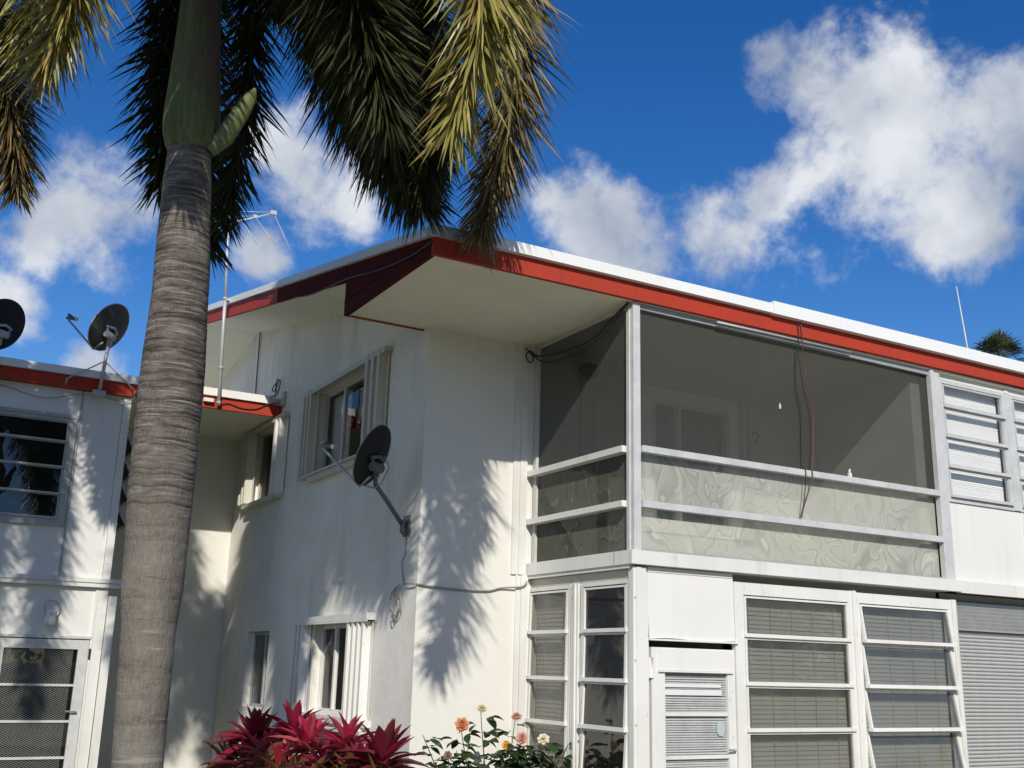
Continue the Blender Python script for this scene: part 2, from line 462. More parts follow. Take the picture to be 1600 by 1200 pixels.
# ------------------------------------------------------------------ mesh building
ROOT = {}
class MB:
    def __init__(s, T=None):
        s.v = []; s.f = []; s.T = T; s.smooth = set(); s.flip = None
    def add(s, vs, fs, smooth=False):
        b = len(s.v)
        if s.flip is None:
            s.flip = False
            if s.T:
                o_ = Vector(s.T(0, 0, 0)); ex = Vector(s.T(1, 0, 0)) - o_; ey = Vector(s.T(0, 1, 0)) - o_; ew = Vector(s.T(0, 0, 1)) - o_
                s.flip = ex.cross(ey).dot(ew) < 0
        for p in vs:
            s.v.append(s.T(*p) if s.T else tuple(p))
        for f in fs:
            if smooth:
                s.smooth.add(len(s.f))
            s.f.append(tuple(b + i for i in (f[::-1] if s.flip else f)))
    def hexa(s, p):                       # p: 4 bottom then 4 top
        s.add(p, [(3, 2, 1, 0), (4, 5, 6, 7), (0, 1, 5, 4), (1, 2, 6, 5), (2, 3, 7, 6), (3, 0, 4, 7)])
    def box(s, a0, a1, b0, b1, c0, c1):
        s.hexa([(a0, b0, c0), (a1, b0, c0), (a1, b1, c0), (a0, b1, c0), (a0, b0, c1), (a1, b0, c1), (a1, b1, c1), (a0, b1, c1)])
    def quad(s, *p):
        s.add(p, [tuple(range(len(p)))])
    def tube(s, path, r, n=7, smooth=True):
        P = [Vector(p) for p in path]
        L = len(P)
        rr = r if isinstance(r, (list, tuple)) else [r] * L
        tmp = []
        ref = Vector((0, 0, 1))
        for i in range(L):
            t = (P[min(i + 1, L - 1)] - P[max(i - 1, 0)]).normalized()
            if i == 0:
                ref = Vector((0, 0, 1)) if abs(t.z) < .9 else Vector((1, 0, 0))
            a = t.cross(ref).normalized()
            b = a.cross(t).normalized()
            ref = b
            for k in range(n):
                an = 2 * pi * k / n
                tmp.append(tuple(P[i] + (a * cos(an) + b * sin(an)) * rr[i]))
        fs = []
        for i in range(L - 1):
            for k in range(n):
                k2 = (k + 1) % n
                fs.append((i * n + k, i * n + k2, (i + 1) * n + k2, (i + 1) * n + k))
        s.add(tmp, fs, smooth)
        b = len(s.v) - L * n
        s.f.append(tuple(b + k for k in range(n))[::-1])
        s.f.append(tuple(b + (L - 1) * n + k for k in range(n)))
    def build(s, name, mat, parent=None, kind=None, label=None):
        me = bpy.data.meshes.new(name)
        o = bpy.data.objects.new(name, me)
        base = Vector((0, 0, 0))
        if parent is not None:
            base = ROOT[parent.name]
            o.parent = parent
        ROOT[o.name] = base
        me.from_pydata([tuple(Vector(p) - base) for p in s.v], [], s.f)
        if s.smooth:
            me.polygons.foreach_set('use_smooth', [i in s.smooth for i in range(len(s.f))])
        me.materials.append(M[mat] if isinstance(mat, str) else mat)
        me.update()
        COL.objects.link(o)
        if kind: o['kind'] = kind
        if label: o['label'] = label
        return o

def thing(name, loc, label, cat, group=None):
    o = bpy.data.objects.new(name, None)
    o.location = loc
    o.empty_display_size = .2
    COL.objects.link(o)
    o['label'] = label; o['category'] = cat
    if group: o['group'] = group
    ROOT[o.name] = Vector(loc)
    return o
def tag(o, label, cat, group=None):
    o['label'] = label; o['category'] = cat
    if group: o['group'] = group
    return o
def single(mb, name, mat, origin, label, cat, group=None):
    """a thing that is one mesh, with its origin at its base"""
    o = mb.build(name, mat)
    off = Vector(origin)
    o.data.transform(Matrix.Translation(-off))
    o.location = off
    ROOT[o.name] = off
    return tag(o, label, cat, group)

# wall frames of reference: (along, outward, up) -> world
XD = -1.32; YC = 1.80; YF = 6.75; YE = 8.75; XS = -3.38; XE = 9.0
TA = lambda u, w, z: (u, -w, z)
TB = lambda u, w, z: (-w, u, z)
TD = lambda u, w, z: (XD - w, u, z)
TF = lambda u, w, z: (u, YF - w, z)
TS = lambda u, w, z: (XS + w, u, z)
TC = lambda u, w, z: (u, YC - w, z)

def wall(mb, u0, u1, z0, z1, holes=(), depth=.14):
    us = sorted({u0, u1, *[h[0] for h in holes], *[h[1] for h in holes]})
    zs = sorted({z0, z1, *[h[2] for h in holes], *[h[3] for h in holes]})
    inh = lambda u, z: any(h[0] < u < h[1] and h[2] < z < h[3] for h in holes)
    for i in range(len(us) - 1):
        for j in range(len(zs) - 1):
            if inh((us[i] + us[i + 1]) / 2, (zs[j] + zs[j + 1]) / 2):
                continue
            mb.quad((us[i], 0, zs[j]), (us[i + 1], 0, zs[j]), (us[i + 1], 0, zs[j + 1]), (us[i], 0, zs[j + 1]))
            mb.quad((us[i], -depth, zs[j]), (us[i], -depth, zs[j + 1]), (us[i + 1], -depth, zs[j + 1]), (us[i + 1], -depth, zs[j]))
    for a, b, c, d in holes:
        for q in (((a, c), (b, c)), ((b, c), (b, d)), ((b, d), (a, d)), ((a, d), (a, c))):
            (p0, q0), (p1, q1) = q
            mb.quad((p0, 0, q0), (p1, 0, q1), (p1, -depth, q1), (p0, -depth, q0))

# ------------------------------------------------------------------ setting: ground
g = MB()
g.quad((-300, -300, 0), (300, -300, 0), (300, 300, 0), (-300, 300, 0))
o = g.build('ground', 'ground'); o['kind'] = 'structure'
g = MB()
g.box(-14, 14, -9.5, -1.6, -.05, .004)
o = g.build('path', 'concrete'); o['kind'] = 'structure'

# ================================================================== front building
B = thing('apartment_building', (0, 0, 0), 'white two storey building with red fascia and a screened corner porch upstairs', 'building')
Z0, ZB0, ZB1, ZS = 0.0, 2.595, 2.72, 5.115      # ground, belt bottom and top, soffit

def ez(x): return 5.105 + .006 * (x + 2.2)

# --- gable side wall
ROOFS = .197
def rz(y):                                       # top of roof over the gable side
    return 5.345 + ROOFS * (y + .11) if y < 8.3 else 5.345 + ROOFS * (8.41) - ROOFS * (y - 8.3)
w = MB(TD)
HU = (3.24, 5.12, 3.95, 5.07); HS = (6.42, 7.86, 3.93, 5.0)
HN = (6.40, 7.38, 1.05, 2.06); HL = (3.36, 4.66, 1.10, 2.10)
wall(w, YC, 16.4, 0, ZS, [HU, HS, HN, HL])
# gable triangle above the soffit line
w.quad((YC, 0, ZS), (16.4, 0, ZS), (16.4, 0, rz(16.4) - .25), (8.3, 0, rz(8.3) - .25), (YC, 0, rz(YC) - .25))
w.build('side_wall', 'stucco', B)
w = MB(TC)
wall(w, XD, -.262, 0, ZS)
w.build('front_wall', 'stucco2', B)
w = MB()
w.box(-1.1, 12, 16.2, 16.4, 0, ZS)               # rear and far end, unseen but closed
w.box(11.85, 12, 0, 16.2, 0, ZS)
w.box(-1.1, 11.8, 7.0, 7.05, 0, ZS)
w.build('rear_wall', 'interior', B)
w = MB()
w.box(.05, 11.8, .16, 1.98, 2.45, 2.59); w.box(-1.1, 11.8, 1.99, 16.1, 2.45, 2.59)         # floor between the storeys
w.box(-1.1, 11.8, YC + .2, 16.1, ZS + .01, ZS + .05)
w.box(.05, 11.8, .16, 1.98, .0, .06); w.box(-1.1, 11.8, 1.99, 16.1, .0, .06)
w.build('inner_floor', 'interior', B)
w = MB()
w.box(4.28, 4.33, .16, 6.9, .06, ZS); w.box(-.15, -.1, YC + .2, 6.9, .06, ZS)
w.box(1.22, 1.25, .25, 2.6, .06, 2.44)
w.build('partition', 'interior', B)

# --- roof slabs (two slopes)
r = MB()
for (y0, y1) in ((-.11, 8.3), (8.3, 16.7)):
    z0, z1 = rz(y0), rz(y1)
    if y0 > 5: z1 = rz(16.7)
    r.hexa([(-2.19, y0, z0 - .03), (12.3, y0, z0 - .03), (12.3, y1, z1 - .03), (-2.19, y1, z1 - .03),
            (-2.19, y0, z0 - .005), (12.3, y0, z0 - .005), (12.3, y1, z1 - .005), (-2.19, y1, z1 - .005)])
r.build('roof', 'roof', B)

# --- front fascia and drip edge
def strip(mb, x0, x1, y0, y1, zb, zt):           # a board along x whose edges follow the eave line
    mb.hexa([(x0, y0, zb(x0)), (x1, y0, zb(x1)), (x1, y1, zb(x1)), (x0, y1, zb(x0)),
             (x0, y0, zt(x0)), (x1, y0, zt(x1)), (x1, y1, zt(x1)), (x0, y1, zt(x0))])
for x0, x1 in ((-2.2, -.03), (-.028, 3.6), (3.602, 7.4), (7.402, 12.3)):
    f = MB(); strip(f, x0, x1, -.10, -.055, lambda x: ez(x) - .005, lambda x: ez(x) + .165)
    f.build('fascia_board', 'red', B)
d = MB(); strip(d, -1.86, 1.69, -.158, -.09, lambda x: ez(x) + .166, lambda x: ez(x) + .27)
d.build('drip_edge', 'white_metal', B)
d = MB(); strip(d, 1.692, 5.0, -.17, -.09, lambda x: ez(x) + .158, lambda x: ez(x) + .295)
d.build('drip_edge', 'white_metal', B)
d = MB(); strip(d, 5.003, 12.3, -.168, -.09, lambda x: ez(x) + .156, lambda x: ez(x) + .292)
d.build('drip_edge', 'white_metal', B)
d = MB(); strip(d, -2.235, -1.862, -.138, -.09, lambda x: ez(x) + .158, lambda x: ez(x) + .262)
d.build('drip_edge', 'galv', B, label='bare grey metal corner flashing')

# --- rake along the gable: white metal edge, red board, deep boxed end
def rake(mb, x0, x1, y0, y1, b0, t0, b1=None, t1=None):
    n = max(2, int(abs(y1 - y0) / .7))
    for i in range(n):
        a = y0 + (y1 - y0) * i / n; b = y0 + (y1 - y0) * (i + 1) / n
        mb.hexa([(x0, a, rz(a) + b0), (x1, a, rz(a) + b0), (x1, b, rz(b) + b0), (x0, b, rz(b) + b0),
                 (x0, a, rz(a) + t0), (x1, a, rz(a) + t0), (x1, b, rz(b) + t0), (x0, b, rz(b) + t0)])
d = MB(); rake(d, -2.24, -2.185, -.138, 8.3, -.085, .004); d.build('drip_edge', 'white_metal', B)
d = MB(); rake(d, -2.24, -2.185, 8.303, 16.7, -.085, .004); d.build('drip_edge', 'white_metal', B)
f = MB(); rake(f, -2.205, -2.16, 2.005, 4.4, -.265, -.086); f.build('fascia_board', 'red_shaded', B)
f = MB(); rake(f, -2.205, -2.16, 4.402, 8.3, -.265, -.086); f.build('fascia_board', 'red', B)  # sunlit stretch keeps the plain fascia red
f = MB(); rake(f, -2.205, -2.16, 8.303, 16.7, -.265, -.086); f.build('fascia_board', 'red_shaded', B)
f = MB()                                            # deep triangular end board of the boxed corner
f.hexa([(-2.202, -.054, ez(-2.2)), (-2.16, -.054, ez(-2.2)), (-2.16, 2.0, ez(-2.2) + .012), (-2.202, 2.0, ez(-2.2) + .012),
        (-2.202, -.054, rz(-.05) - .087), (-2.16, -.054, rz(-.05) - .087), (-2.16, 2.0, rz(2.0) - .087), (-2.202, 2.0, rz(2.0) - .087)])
f.build('fascia_board', 'red_shaded', B, label='deep end board of the boxed eave, its red darkened for shade')
f = MB(); f.box(-2.21, -2.2025, -.054, 2.0, 5.262, 5.272); f.build('fascia_seam', 'red_shaded', B)
f = MB()                                            # return of the box to the wall
f.box(-2.158, XD, 1.955, 2.0, ez(-2.2) + .012, rz(2.0) - .26); f.build('box_return', 'red', B)

# --- soffits
s = MB(); s.box(-2.158, 0, -.054, 1.95, ZS, ZS + .02); s.box(0.001, 4.2, -.054, 0.04, ZS, ZS + .02); s.build('soffit', 'soffit', B)
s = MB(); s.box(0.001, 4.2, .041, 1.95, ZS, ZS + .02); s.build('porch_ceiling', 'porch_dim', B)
s = MB(); s.box(4.2, 12, -.054, .15, ZS, ZS + .02); s.build('soffit', 'soffit', B)
s = MB(); rake(s, -2.158, XD, 2.003, 8.3, -.25, -.23); s.build('soffit', 'soffit', B)
s = MB(); rake(s, -2.158, XD, 8.303, 16.7, -.25, -.23); s.build('soffit', 'soffit', B)
s = MB(); s.box(-2.15, XD, 1.925, 1.953, ZS - .014, ZS - .001); s.build('soffit_trim', 'red', B)

# --- belt (edge of the porch floor)
b = MB()
b.box(-.075, 4.42, -.075, 0, ZB0, ZB1)
b.box(-.075, 0, .001, 1.86, ZB0, ZB1)
b.build('floor_edge', 'trim', B)
b = MB(); b.box(4.423, 12, -.07, .0, ZB0 - .01, ZB1 - .003); b.build('floor_edge', 'trim', B)
d = MB(); d.box(-2.242, -2.17, -.142, -.04, 5.262, 5.374); d.build('corner_cap', 'galv', B)
b = MB(); b.box(-.0755, -.0745, .20, .206, ZB0, ZB1); b.build('crack', 'black', B)
b = MB(); b.box(0.0, 4.3, 0.001, YC, 2.592, 2.70); b.build('porch_floor', 'porch', B)
b = MB(); b.box(-.06, 1.2, -.06, .0, 2.592, 2.5945); b.box(-.06, 0, 0.0, 1.84, 2.56, 2.5945); b.build('floor_edge_underside', 'trim', B)

# --- battens at the right end of the set back wall
b = MB(TC)
b.box(-.26, -.185, 0, .022, 2.6, ZS - .002); b.box(-.183, -.10, 0, .035, 2.6, ZS - .002)
b.build('corner_batten', 'trim', B)
b = MB(TC); b.box(-.20, -.145, 0, .02, 0, 2.598); b.box(-.142, -.06, 0, .03, 0, 2.598)
b.build('corner_batten', 'trim', B)
b = MB(TC); b.box(-.262, 0.02, -.1, -.001, 0, ZS); b.build('front_wall', 'stucco2', B)

# --- porch frame
def bar(name, mat, *bx, T=None):
    q = MB(T); q.box(*bx); return q.build(name, mat, B)
q = MB(); q.box(-.03, .052, -.05, -.001, 2.722, 5.11); q.box(-.045, -.001, .001, .045, 2.722, 5.11)
q.build('corner_post', 'alum', B)
q = MB(TA); q.box(4.20, 4.262, 0, .06, 2.722, ez(4.2) - .006); q.build('porch_post', 'alum', B)
q = MB(TA); q.box(4.265, 4.375, .0, .045, 2.722, ez(4.3) - .008); q.build('porch_post', 'alum', B)
q = MB(TB); q.box(1.70, 1.76, 0, .03, 2.722, 5.11); q.build('porch_post', 'alum', B)
bar('porch_rail', 'alum', .061, 4.199, 0, .075, 3.638, 3.70, T=TA)
bar('porch_rail', 'alum', .061, 4.199, 0, .075, 3.12, 3.183, T=TA)
bar('porch_rail', 'trim', .051, 1.86, 0, .095, 3.64, 3.70, T=TB)
bar('porch_rail', 'trim', .051, 1.86, 0, .095, 3.125, 3.182, T=TB)
bar('porch_header', 'alum_dark', .061, 4.199, 0, .03, 5.055, ZS - .002, T=TA)
bar('porch_header', 'cream', .051, 1.699, 0, .02, 5.07, ZS - .002, T=TB)
bar('porch_sill', 'alum_dark', .061, 4.199, .0, .02, 2.722, 2.742, T=TA)
# conduit below the fascia
q = MB(); q.tube([(1.0, -.075, 5.085), (1.6, -.078, 5.088), (2.9, -.075, 5.092)], .011, 6); q.build('conduit', 'galv', B)

# --- screens: thin mesh sheets
def sheet(name, mat, T, u0, u1, z0, z1, w=-.012, nu=10, nz=6, bulge=.006, seed=0):
    q = MB(T)
    vs = []
    for j in range(nz + 1):
        for i in range(nu + 1):
            e = min(i, nu - i, 1) * min(j, nz - j, 1)
            vs.append((u0 + (u1 - u0) * i / nu, w + e * bulge * mnoise.noise(Vector((i * .7 + seed, j * .7, seed))), z0 + (z1 - z0) * j / nz))
    q.add(vs, [(j * (nu + 1) + i, j * (nu + 1) + i + 1, (j + 1) * (nu + 1) + i + 1, (j + 1) * (nu + 1) + i) for j in range(nz) for i in range(nu)], True)
    return q.build(name, mat, B)
sheet('screen', 'screen', TA, .05, 4.21, 3.69, 5.07, seed=1)
sheet('screen', 'screen', TB, .04, 1.71, 3.69, 5.08, seed=2)
sheet('screen_panel', 'moire', TA, .05, 4.21, 3.17, 3.65, -.03, seed=3)
sheet('screen_panel', 'moire', TA, .05, 4.21, 2.73, 3.13, -.03, seed=4)
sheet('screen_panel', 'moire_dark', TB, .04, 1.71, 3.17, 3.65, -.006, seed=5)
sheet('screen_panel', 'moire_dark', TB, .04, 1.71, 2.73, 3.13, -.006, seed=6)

# --- inside of the porch
q = MB()
q.box(4.03, 4.19, .10, YC, 2.70, ZS - .001)        # right hand wall
q.build('porch_wall', 'porch', B)
HW = (1.60, 2.78, 3.3, 4.78)
HD = (.70, 1.36, 2.75, 4.86)
TP = lambda u, w, z: (u, YC - w, z)
q = MB(TP); wall(q, .02, 4.03, 2.70, ZS - .002, [HW, HD], .12); q.build('porch_wall', 'porch', B)

# ------------------------------------------------------------------ windows
def win_part(T, name='window', mat='trim', label=None):
    return MB(T)
def blind(T, parent, u0, u1, z0, z1, w, pitch, sl, mat, tilt=.6, cords=0, seed=0):
    q = MB(T)
    rr = random.Random(seed)
    z = z1 - pitch * .5
    while z > z0 + .01:
        t = tilt + rr.uniform(-.06, .06)
        dw = sl / 2 * cos(t); dz = sl / 2 * sin(t)
        sag = rr.uniform(-.003, .003)
        q.hexa([(u0, w - dw, z + dz), (u1, w - dw, z + dz + sag), (u1, w + dw, z - dz + sag), (u0, w + dw, z - dz),
                (u0, w - dw, z + dz + .0016), (u1, w - dw, z + dz + .0016 + sag), (u1, w + dw, z - dz + .0016 + sag), (u0, w + dw, z - dz + .0016)])
        z -= pitch
    for k in range(cords):
        u = u0 + (u1 - u0) * (k + .5) / cords
        q.box(u - .003, u + .003, w + sl * .52, w + sl * .55, z0, z1)
    return q.build('blind', mat, parent, kind='stuff')
def sash(T, parent, u0, u1, zt, zb, mat, gl, fw=.03, open_=0., out=.03, bot=.035, side=None):
    """one top hung lite; its bottom stands out from the wall by open_"""
    Tl = lambda u, w, z: T(u, w + open_ * (zt - z) / (zt - zb), z)
    q = MB(Tl)
    sw = side or fw
    q.box(u0, u0 + sw, -.01, out - .008, zb + .001, zt)
    q.box(u1 - sw, u1, -.01, out - .008, zb + .001, zt)
    q.box(u0 + sw, u1 - sw, -.01, out - .012, zt - fw * .6, zt)
    q.box(u0 - .012, u1 + .012, -.01, out + .012, zb - bot * .5, zb + bot * .5)
    q.build('sash', mat, parent)
    p = MB(Tl)
    p.box(u0 + sw - .003, u1 - sw + .003, .001, .005, zb + bot * .5 - .003, zt - fw * .6 + .003)
    p.build('pane', gl, parent)

def frame_box(q, u0, u1, z0, z1, fw, w0, w1, head=None, sill=None):
    q.box(u0, u0 + fw, w0, w1, z0, z1); q.box(u1 - fw, u1, w0, w1, z0, z1)
    if head is not False: q.box(u0 + fw, u1 - fw, w0, w1, z1 - (head or fw), z1)
    if sill is not False: q.box(u0 + fw, u1 - fw, w0, w1, z0, z0 + (sill or fw))

ROWS = [2.395, 2.005, 1.56, 1.14, .70, .26]
# front ground floor, left pair of tall awning windows
def awning(T, u0, u1, rows, mat, gl, opens, fw=.06, hd=.1, top=None, bl=None, bw=.03, frame_out=.02, seed=0, side=.03):
    q = MB(T)
    frame_box(q, u0 - fw, u1 + fw, rows[-1] - .06, (top or rows[0] + hd), fw, -.05, frame_out, head=(top or rows[0] + hd) - rows[0])
    fr = q.build('window', mat, B)
    for k in range(len(rows) - 1):
        sash(T, fr, u0 + .004, u1 - .004, rows[k] - .012, rows[k + 1] + .01, mat, gl, bw, opens[k] if isinstance(opens, (list, tuple)) else opens, side=side)
    if bl:
        blind(T, fr, u0 - .01, u1 + .01, rows[-1], rows[0] + .03, -.09, bl[0], bl[1], bl[2], bl[3], bl[4], seed)
    return fr
wA1 = awning(TA, 1.29, 2.70, ROWS, 'trim', 'glass_tint', 0.0, .055, .11, 2.51, (.042, .05, 'blind_beige', 1.32, 5), seed=1, side=.025)
wA2 = awning(TA, 2.865, 4.24, ROWS, 'trim', 'glass_tint', [.05, .06, .07, .08, .06], .055, .11, 2.50, (.042, .05, 'blind_beige', 1.32, 4), seed=2, side=.022)
q = MB(TA); q.box(2.758, 2.807, -.03, .035, .1, 2.515); q.build('mullion', 'trim', B)
q = MB(TA); q.box(4.298, 4.36, -.05, .03, 0, 2.505); q.build('jamb', 'trim', B)
wB1 = awning(TB, 1.06, 1.80, [2.43] + ROWS[1:], 'trim', 'glass_tint', 0.01, .035, .02, 2.47, (.042, .05, 'blind_beige', 1.32, 2), seed=3)
wB2 = awning(TB, .08, .80, [2.43] + ROWS[1:], 'trim', 'glass_dark', [.0, .01, .02, .03, .03], .035, .02, 2.47, None, seed=4)
q = MB(TB); q.box(.87, .99, -.04, .03, 0, 2.47); q.build('mullion', 'trim', B)
q = MB(TB); q.box(.9, .93, .031, .045, 0, 2.47); q.build('mullion_bead', 'trim', B)
q = MB(TB); q.box(0.046, 1.80, -.04, .005, 2.475, 2.555); q.build('window_head', 'cream', B)
q = MB(TB); q.box(.004, .044, -.10, .02, 0, 2.555); q.build('jamb', 'trim', B)
q = MB(TB); q.box(1.84, 1.86, -.10, .0, 0, 2.555); q.build('jamb', 'trim', B)
# a curtain inside the right hand column
def curtain(T, parent, u0, u1, z0, z1, w, folds, amp, mat='curtain', gather=0., name='curtain'):
    q = MB(T)
    nu, nz = folds * 8, 8
    vs = []
    for j in range(nz + 1):
        tz = j / nz
        for i in range(nu + 1):
            t = i / nu
            uu = u0 + (u1 - u0) * t
            uu += gather * (1 - tz) * (1 - t)
            vs.append((uu, w + amp * sin(t * folds * 2 * pi + .6 * sin(3 * t)) * (.6 + .4 * tz), z0 + (z1 - z0) * tz))
    q.add(vs, [(j * (nu + 1) + i, j * (nu + 1) + i + 1, (j + 1) * (nu + 1) + i + 1, (j + 1) * (nu + 1) + i) for j in range(nz) for i in range(nu)], True)
    return q.build(name, mat, parent)
curtain(TB, wB2, .10, .9, .1, 1.75, -.35, 5, .02, 'blind_beige')

# corner cover strips and wall bits on the ground floor front
q = MB(TA); q.box(-.03, .12, -.04, .03, 0, 2.575); q.box(.002, .055, .031, .042, 0, 2.57); q.build('corner_trim', 'trim', B)
for z in (2.3, 1.75, 1.2, .7):
    q = MB(TA); q.tube([(-.012, .03, z), (-.012, .04, z)], .008, 6); q.build('screw_head', 'galv', B)
# panel above the door with a rolled lower lip
q = MB(TA)
vs = []; nx, nz = 8, 5
for j in range(nz + 1):
    for i in range(nx + 1):
        t = j / nz
        bul = .012 * sin(pi * i / nx) * sin(pi * t) + .016 * (1 - t) ** 3
        vs.append((.15 + (1.165 - .15) * i / nx, .012 + bul, 1.945 + (2.535 - 1.945) * t + (0.008 * sin(i * .9) if j == 0 else 0)))
q.add(vs, [(j * (nx + 1) + i, j * (nx + 1) + i + 1, (j + 1) * (nx + 1) + i + 1, (j + 1) * (nx + 1) + i) for j in range(nz) for i in range(nx)], True)
q.box(.14, 1.18, -.03, .052, 1.928, 1.9435)
q.box(.14, 1.17, -.03, .0, 1.945, 2.535)
q.build('panel', 'panel', B, label='bulging white panel above the door')
q = MB(TA); q.box(1.168, 1.232, -.03, .028, 0, 2.51); q.build('jamb', 'trim', B)
q = MB(TA); q.box(.122, .148, -.03, .02, 0, 2.52); q.box(.15, 1.165, -.03, .01, 2.54, 2.585); q.build('jamb', 'trim', B)

# --- front door
q = MB(TA)
q.box(.185, .335, -.03, .012, .05, 1.87); q.box(1.07, 1.16, -.03, .012, .05, 1.87)
q.box(.336, 1.069, -.03, .012, 1.66, 1.87); q.box(.336, 1.069, -.03, .012, .05, .25)
door = q.build('door', 'trim', B, label='white door with louvred glass and a small round sticker')
q = MB(TA); q.box(.26, 1.12, .0125, .022, 1.672, 1.86); q.box(.255, 1.125, .0125, .034, 1.655, 1.6705); q.build('door_panel', 'panel', door)
for zb in (1.29, .92, .58):
    q = MB(TA); q.box(.336, 1.069, -.02, .008, zb - .016, zb + .016); q.build('glazing_bar', 'trim', door)
blind(TA, door, .338, 1.067, .25, 1.655, -.022, .021, .02, 'alum', .9, 0, 5)
for k, (za, zb) in enumerate(((1.307, 1.655), (.937, 1.273), (.597, .903), (.25, .563))):
    q = MB(TA); q.box(.334, 1.071, -.012, -.008, za, zb); q.build('pane', 'glass_clear', door)
q = MB(TA); q.box(.345, 1.0, -.0075, -.006, 1.525, 1.553); q.build('tape', 'tape', door)
q = MB(TA); q.box(.345, 1.01, -.0075, -.006, 1.455, 1.505); q.build('tape', 'tape', door)
q = MB(TA)
ring = [(.99 + .052 * cos(a * pi / 4 + .39), -.0065, 1.16 + .068 * sin(a * pi / 4 + .39)) for a in range(8)]
q.add(ring + [(x, -.0072, z) for x, y_, z in ring], [tuple(range(8)), tuple(range(15, 7, -1))])
q.box(.96, 1.02, -.0065, -.0055, 1.155, 1.163)
q.build('sticker', 'sticker', door)
q = MB(TA); q.tube([(.182, .02, 1.60), (.182, .02, 1.78)], .012, 6); q.box(.15, .205, .012, .02, 1.6, 1.78); q.build('hinge', 'trim', door)
for z in (1.5, 1.1, .7):
    q = MB(TA); q.tube([(1.12, .012, z), (1.12, .018, z)], .012, 8); q.build('rivet', 'trim', door)
q = MB(TA); q.tube([(1.12, .012, .98), (1.12, .05, .98)], .012, 8); q.tube([(1.12, .05, .98), (1.03, .055, .98)], .009, 8); q.build('handle', 'galv', door)

# --- grey roll shutter on the right
q = MB(TA); q.box(4.395, 9, -.12, -.115, 0, 2.5); q.box(4.365, 4.393, -.12, .012, 0, 2.50)
rsh = q.build('roll_shutter', 'shutter_grey', B, label='grey horizontal slat roll shutter under the floor edge')
sl_me = None
z = 2.16; k = 0
while z > .05:
    if sl_me is None:
        q = MB(TA)
        n = 4
        prof = [(-.045 + .012 * sin(pi * i / n), -.0175 + .035 * i / n) for i in range(n + 1)]
        q.add([(4.4, w_, z_) for w_, z_ in prof] + [(9, w_, z_) for w_, z_ in prof] + [(4.4, -.06, -.0175), (9, -.06, -.0175), (4.4, -.06, .0175), (9, -.06, .0175)],
              [(i, i + n + 1, i + n + 2, i + 1) for i in range(n)] + [(2 * n + 2, 2 * n + 3, n + 1, 0), (2 * n + 4, n, 2 * n + 1, 2 * n + 5)], False)
        so = q.build('slat', 'shutter_grey', rsh); sl_me = so.data; so.location = (0, 0, z)
    else:
        so = bpy.data.objects.new('slat', sl_me); so.parent = rsh; so.location = (0, 0, z); COL.objects.link(so)
    z -= .0395; k += 1
q = MB(TA)
zz = 2.20
q.box(4.4, 9, -.1, -.02, 2.195, 2.45)
for i in range(6):
    z_ = 2.205 + i * .041
    q.add([(4.4, -.018, z_), (9, -.018, z_), (9, -.003, z_ + .03), (4.4, -.003, z_ + .03), (9, -.018, z_ + .034), (4.4, -.018, z_ + .034)], [(0, 1, 2, 3), (3, 2, 4, 5)])
q.box(4.395, 9, -.02, .006, 2.182, 2.194)
q.build('shutter_box', 'alum_dark', rsh)

# --- upper right wall with jalousie windows
q = MB(TA)
q.box(4.378, 12, -.1, .0, 2.721, 3.60)
q.box(4.378, 12, -.1, .0, 5.055, ZS - .001)
q.box(4.378, 4.395, -.1, .0, 3.601, 5.054)
q.box(8.235, 12, -.1, .0, 3.601, 5.054)
q.build('upper_wall', 'panel', B)
q = MB(TA); q.box(9.003, 12, -.1, .0, 0, 2.583); q.build('lower_wall', 'panel', B)
q = MB(TA); q.box(5.712, 5.724, .001, .012, 2.722, 3.6); q.build('seam_strip', 'panel', B)
q = MB(TA); q.box(5.60, 5.66, .001, .012, 5.06, ZS - .002); q.build('seam_strip', 'panel', B)
UR = [5.0, 4.715, 4.36, 4.005, 3.665]
for k, u in enumerate((4.44, 5.72, 7.0)):
    uw = awning(TA, u, u + 1.09, UR, 'alum', 'glass_clear', 0.01, .045, .05, 5.045, (.0225, .027, 'blind_white', 1.25, 0), .022, .02, seed=10 + k, side=.02)
    q = MB(TA); q.box(u + 1.136, u + 1.234, -.05, .024, 3.61, 5.05); q.build('mullion', 'alum', B)
q = MB(TA); q.box(4.38, 8.6, -.3, -.28, 3.5, 5.06); q.build('inner_screen', 'interior', B)

# --- side wall: upper sliding window between folded accordion shutters
def accordion(T, parent, u0, u1, z0, z1, n, amp, mat='cream', base=.015):
    q = MB(T)
    pts = []
    m_ = max(2, n // 2)
    du = (u1 - u0) / m_
    for i in range(m_):
        a_ = u0 + du * i
        pts += [(a_, base), (a_ + du * .42, base), (a_ + du * .52, base + amp), (a_ + du * .9, base + amp)]
    pts.append((u1, base))
    th = .006
    for i in range(len(pts) - 1):
        (a_, wa), (b_, wb) = pts[i], pts[i + 1]
        q.hexa([(a_, wa, z0), (b_, wb, z0), (b_, wb + th, z0), (a_, wa + th, z0), (a_, wa, z1), (b_, wb, z1), (b_, wb + th, z1), (a_, wa + th, z1)])
    return q.build('accordion_shutter', mat, parent)
def track(T, parent, u0, u1, z0, z1, w1, mat='cream'):
    q = MB(T)
    q.box(u0, u1, .001, w1, z0, z1)
    q.box(u0, u1, w1 - .012, w1, z0 - .02, z0 - .001)
    q.box(u0, u1, .001, .012, z0 - .02, z0 - .001)
    return q.build('shutter_track', mat, parent)
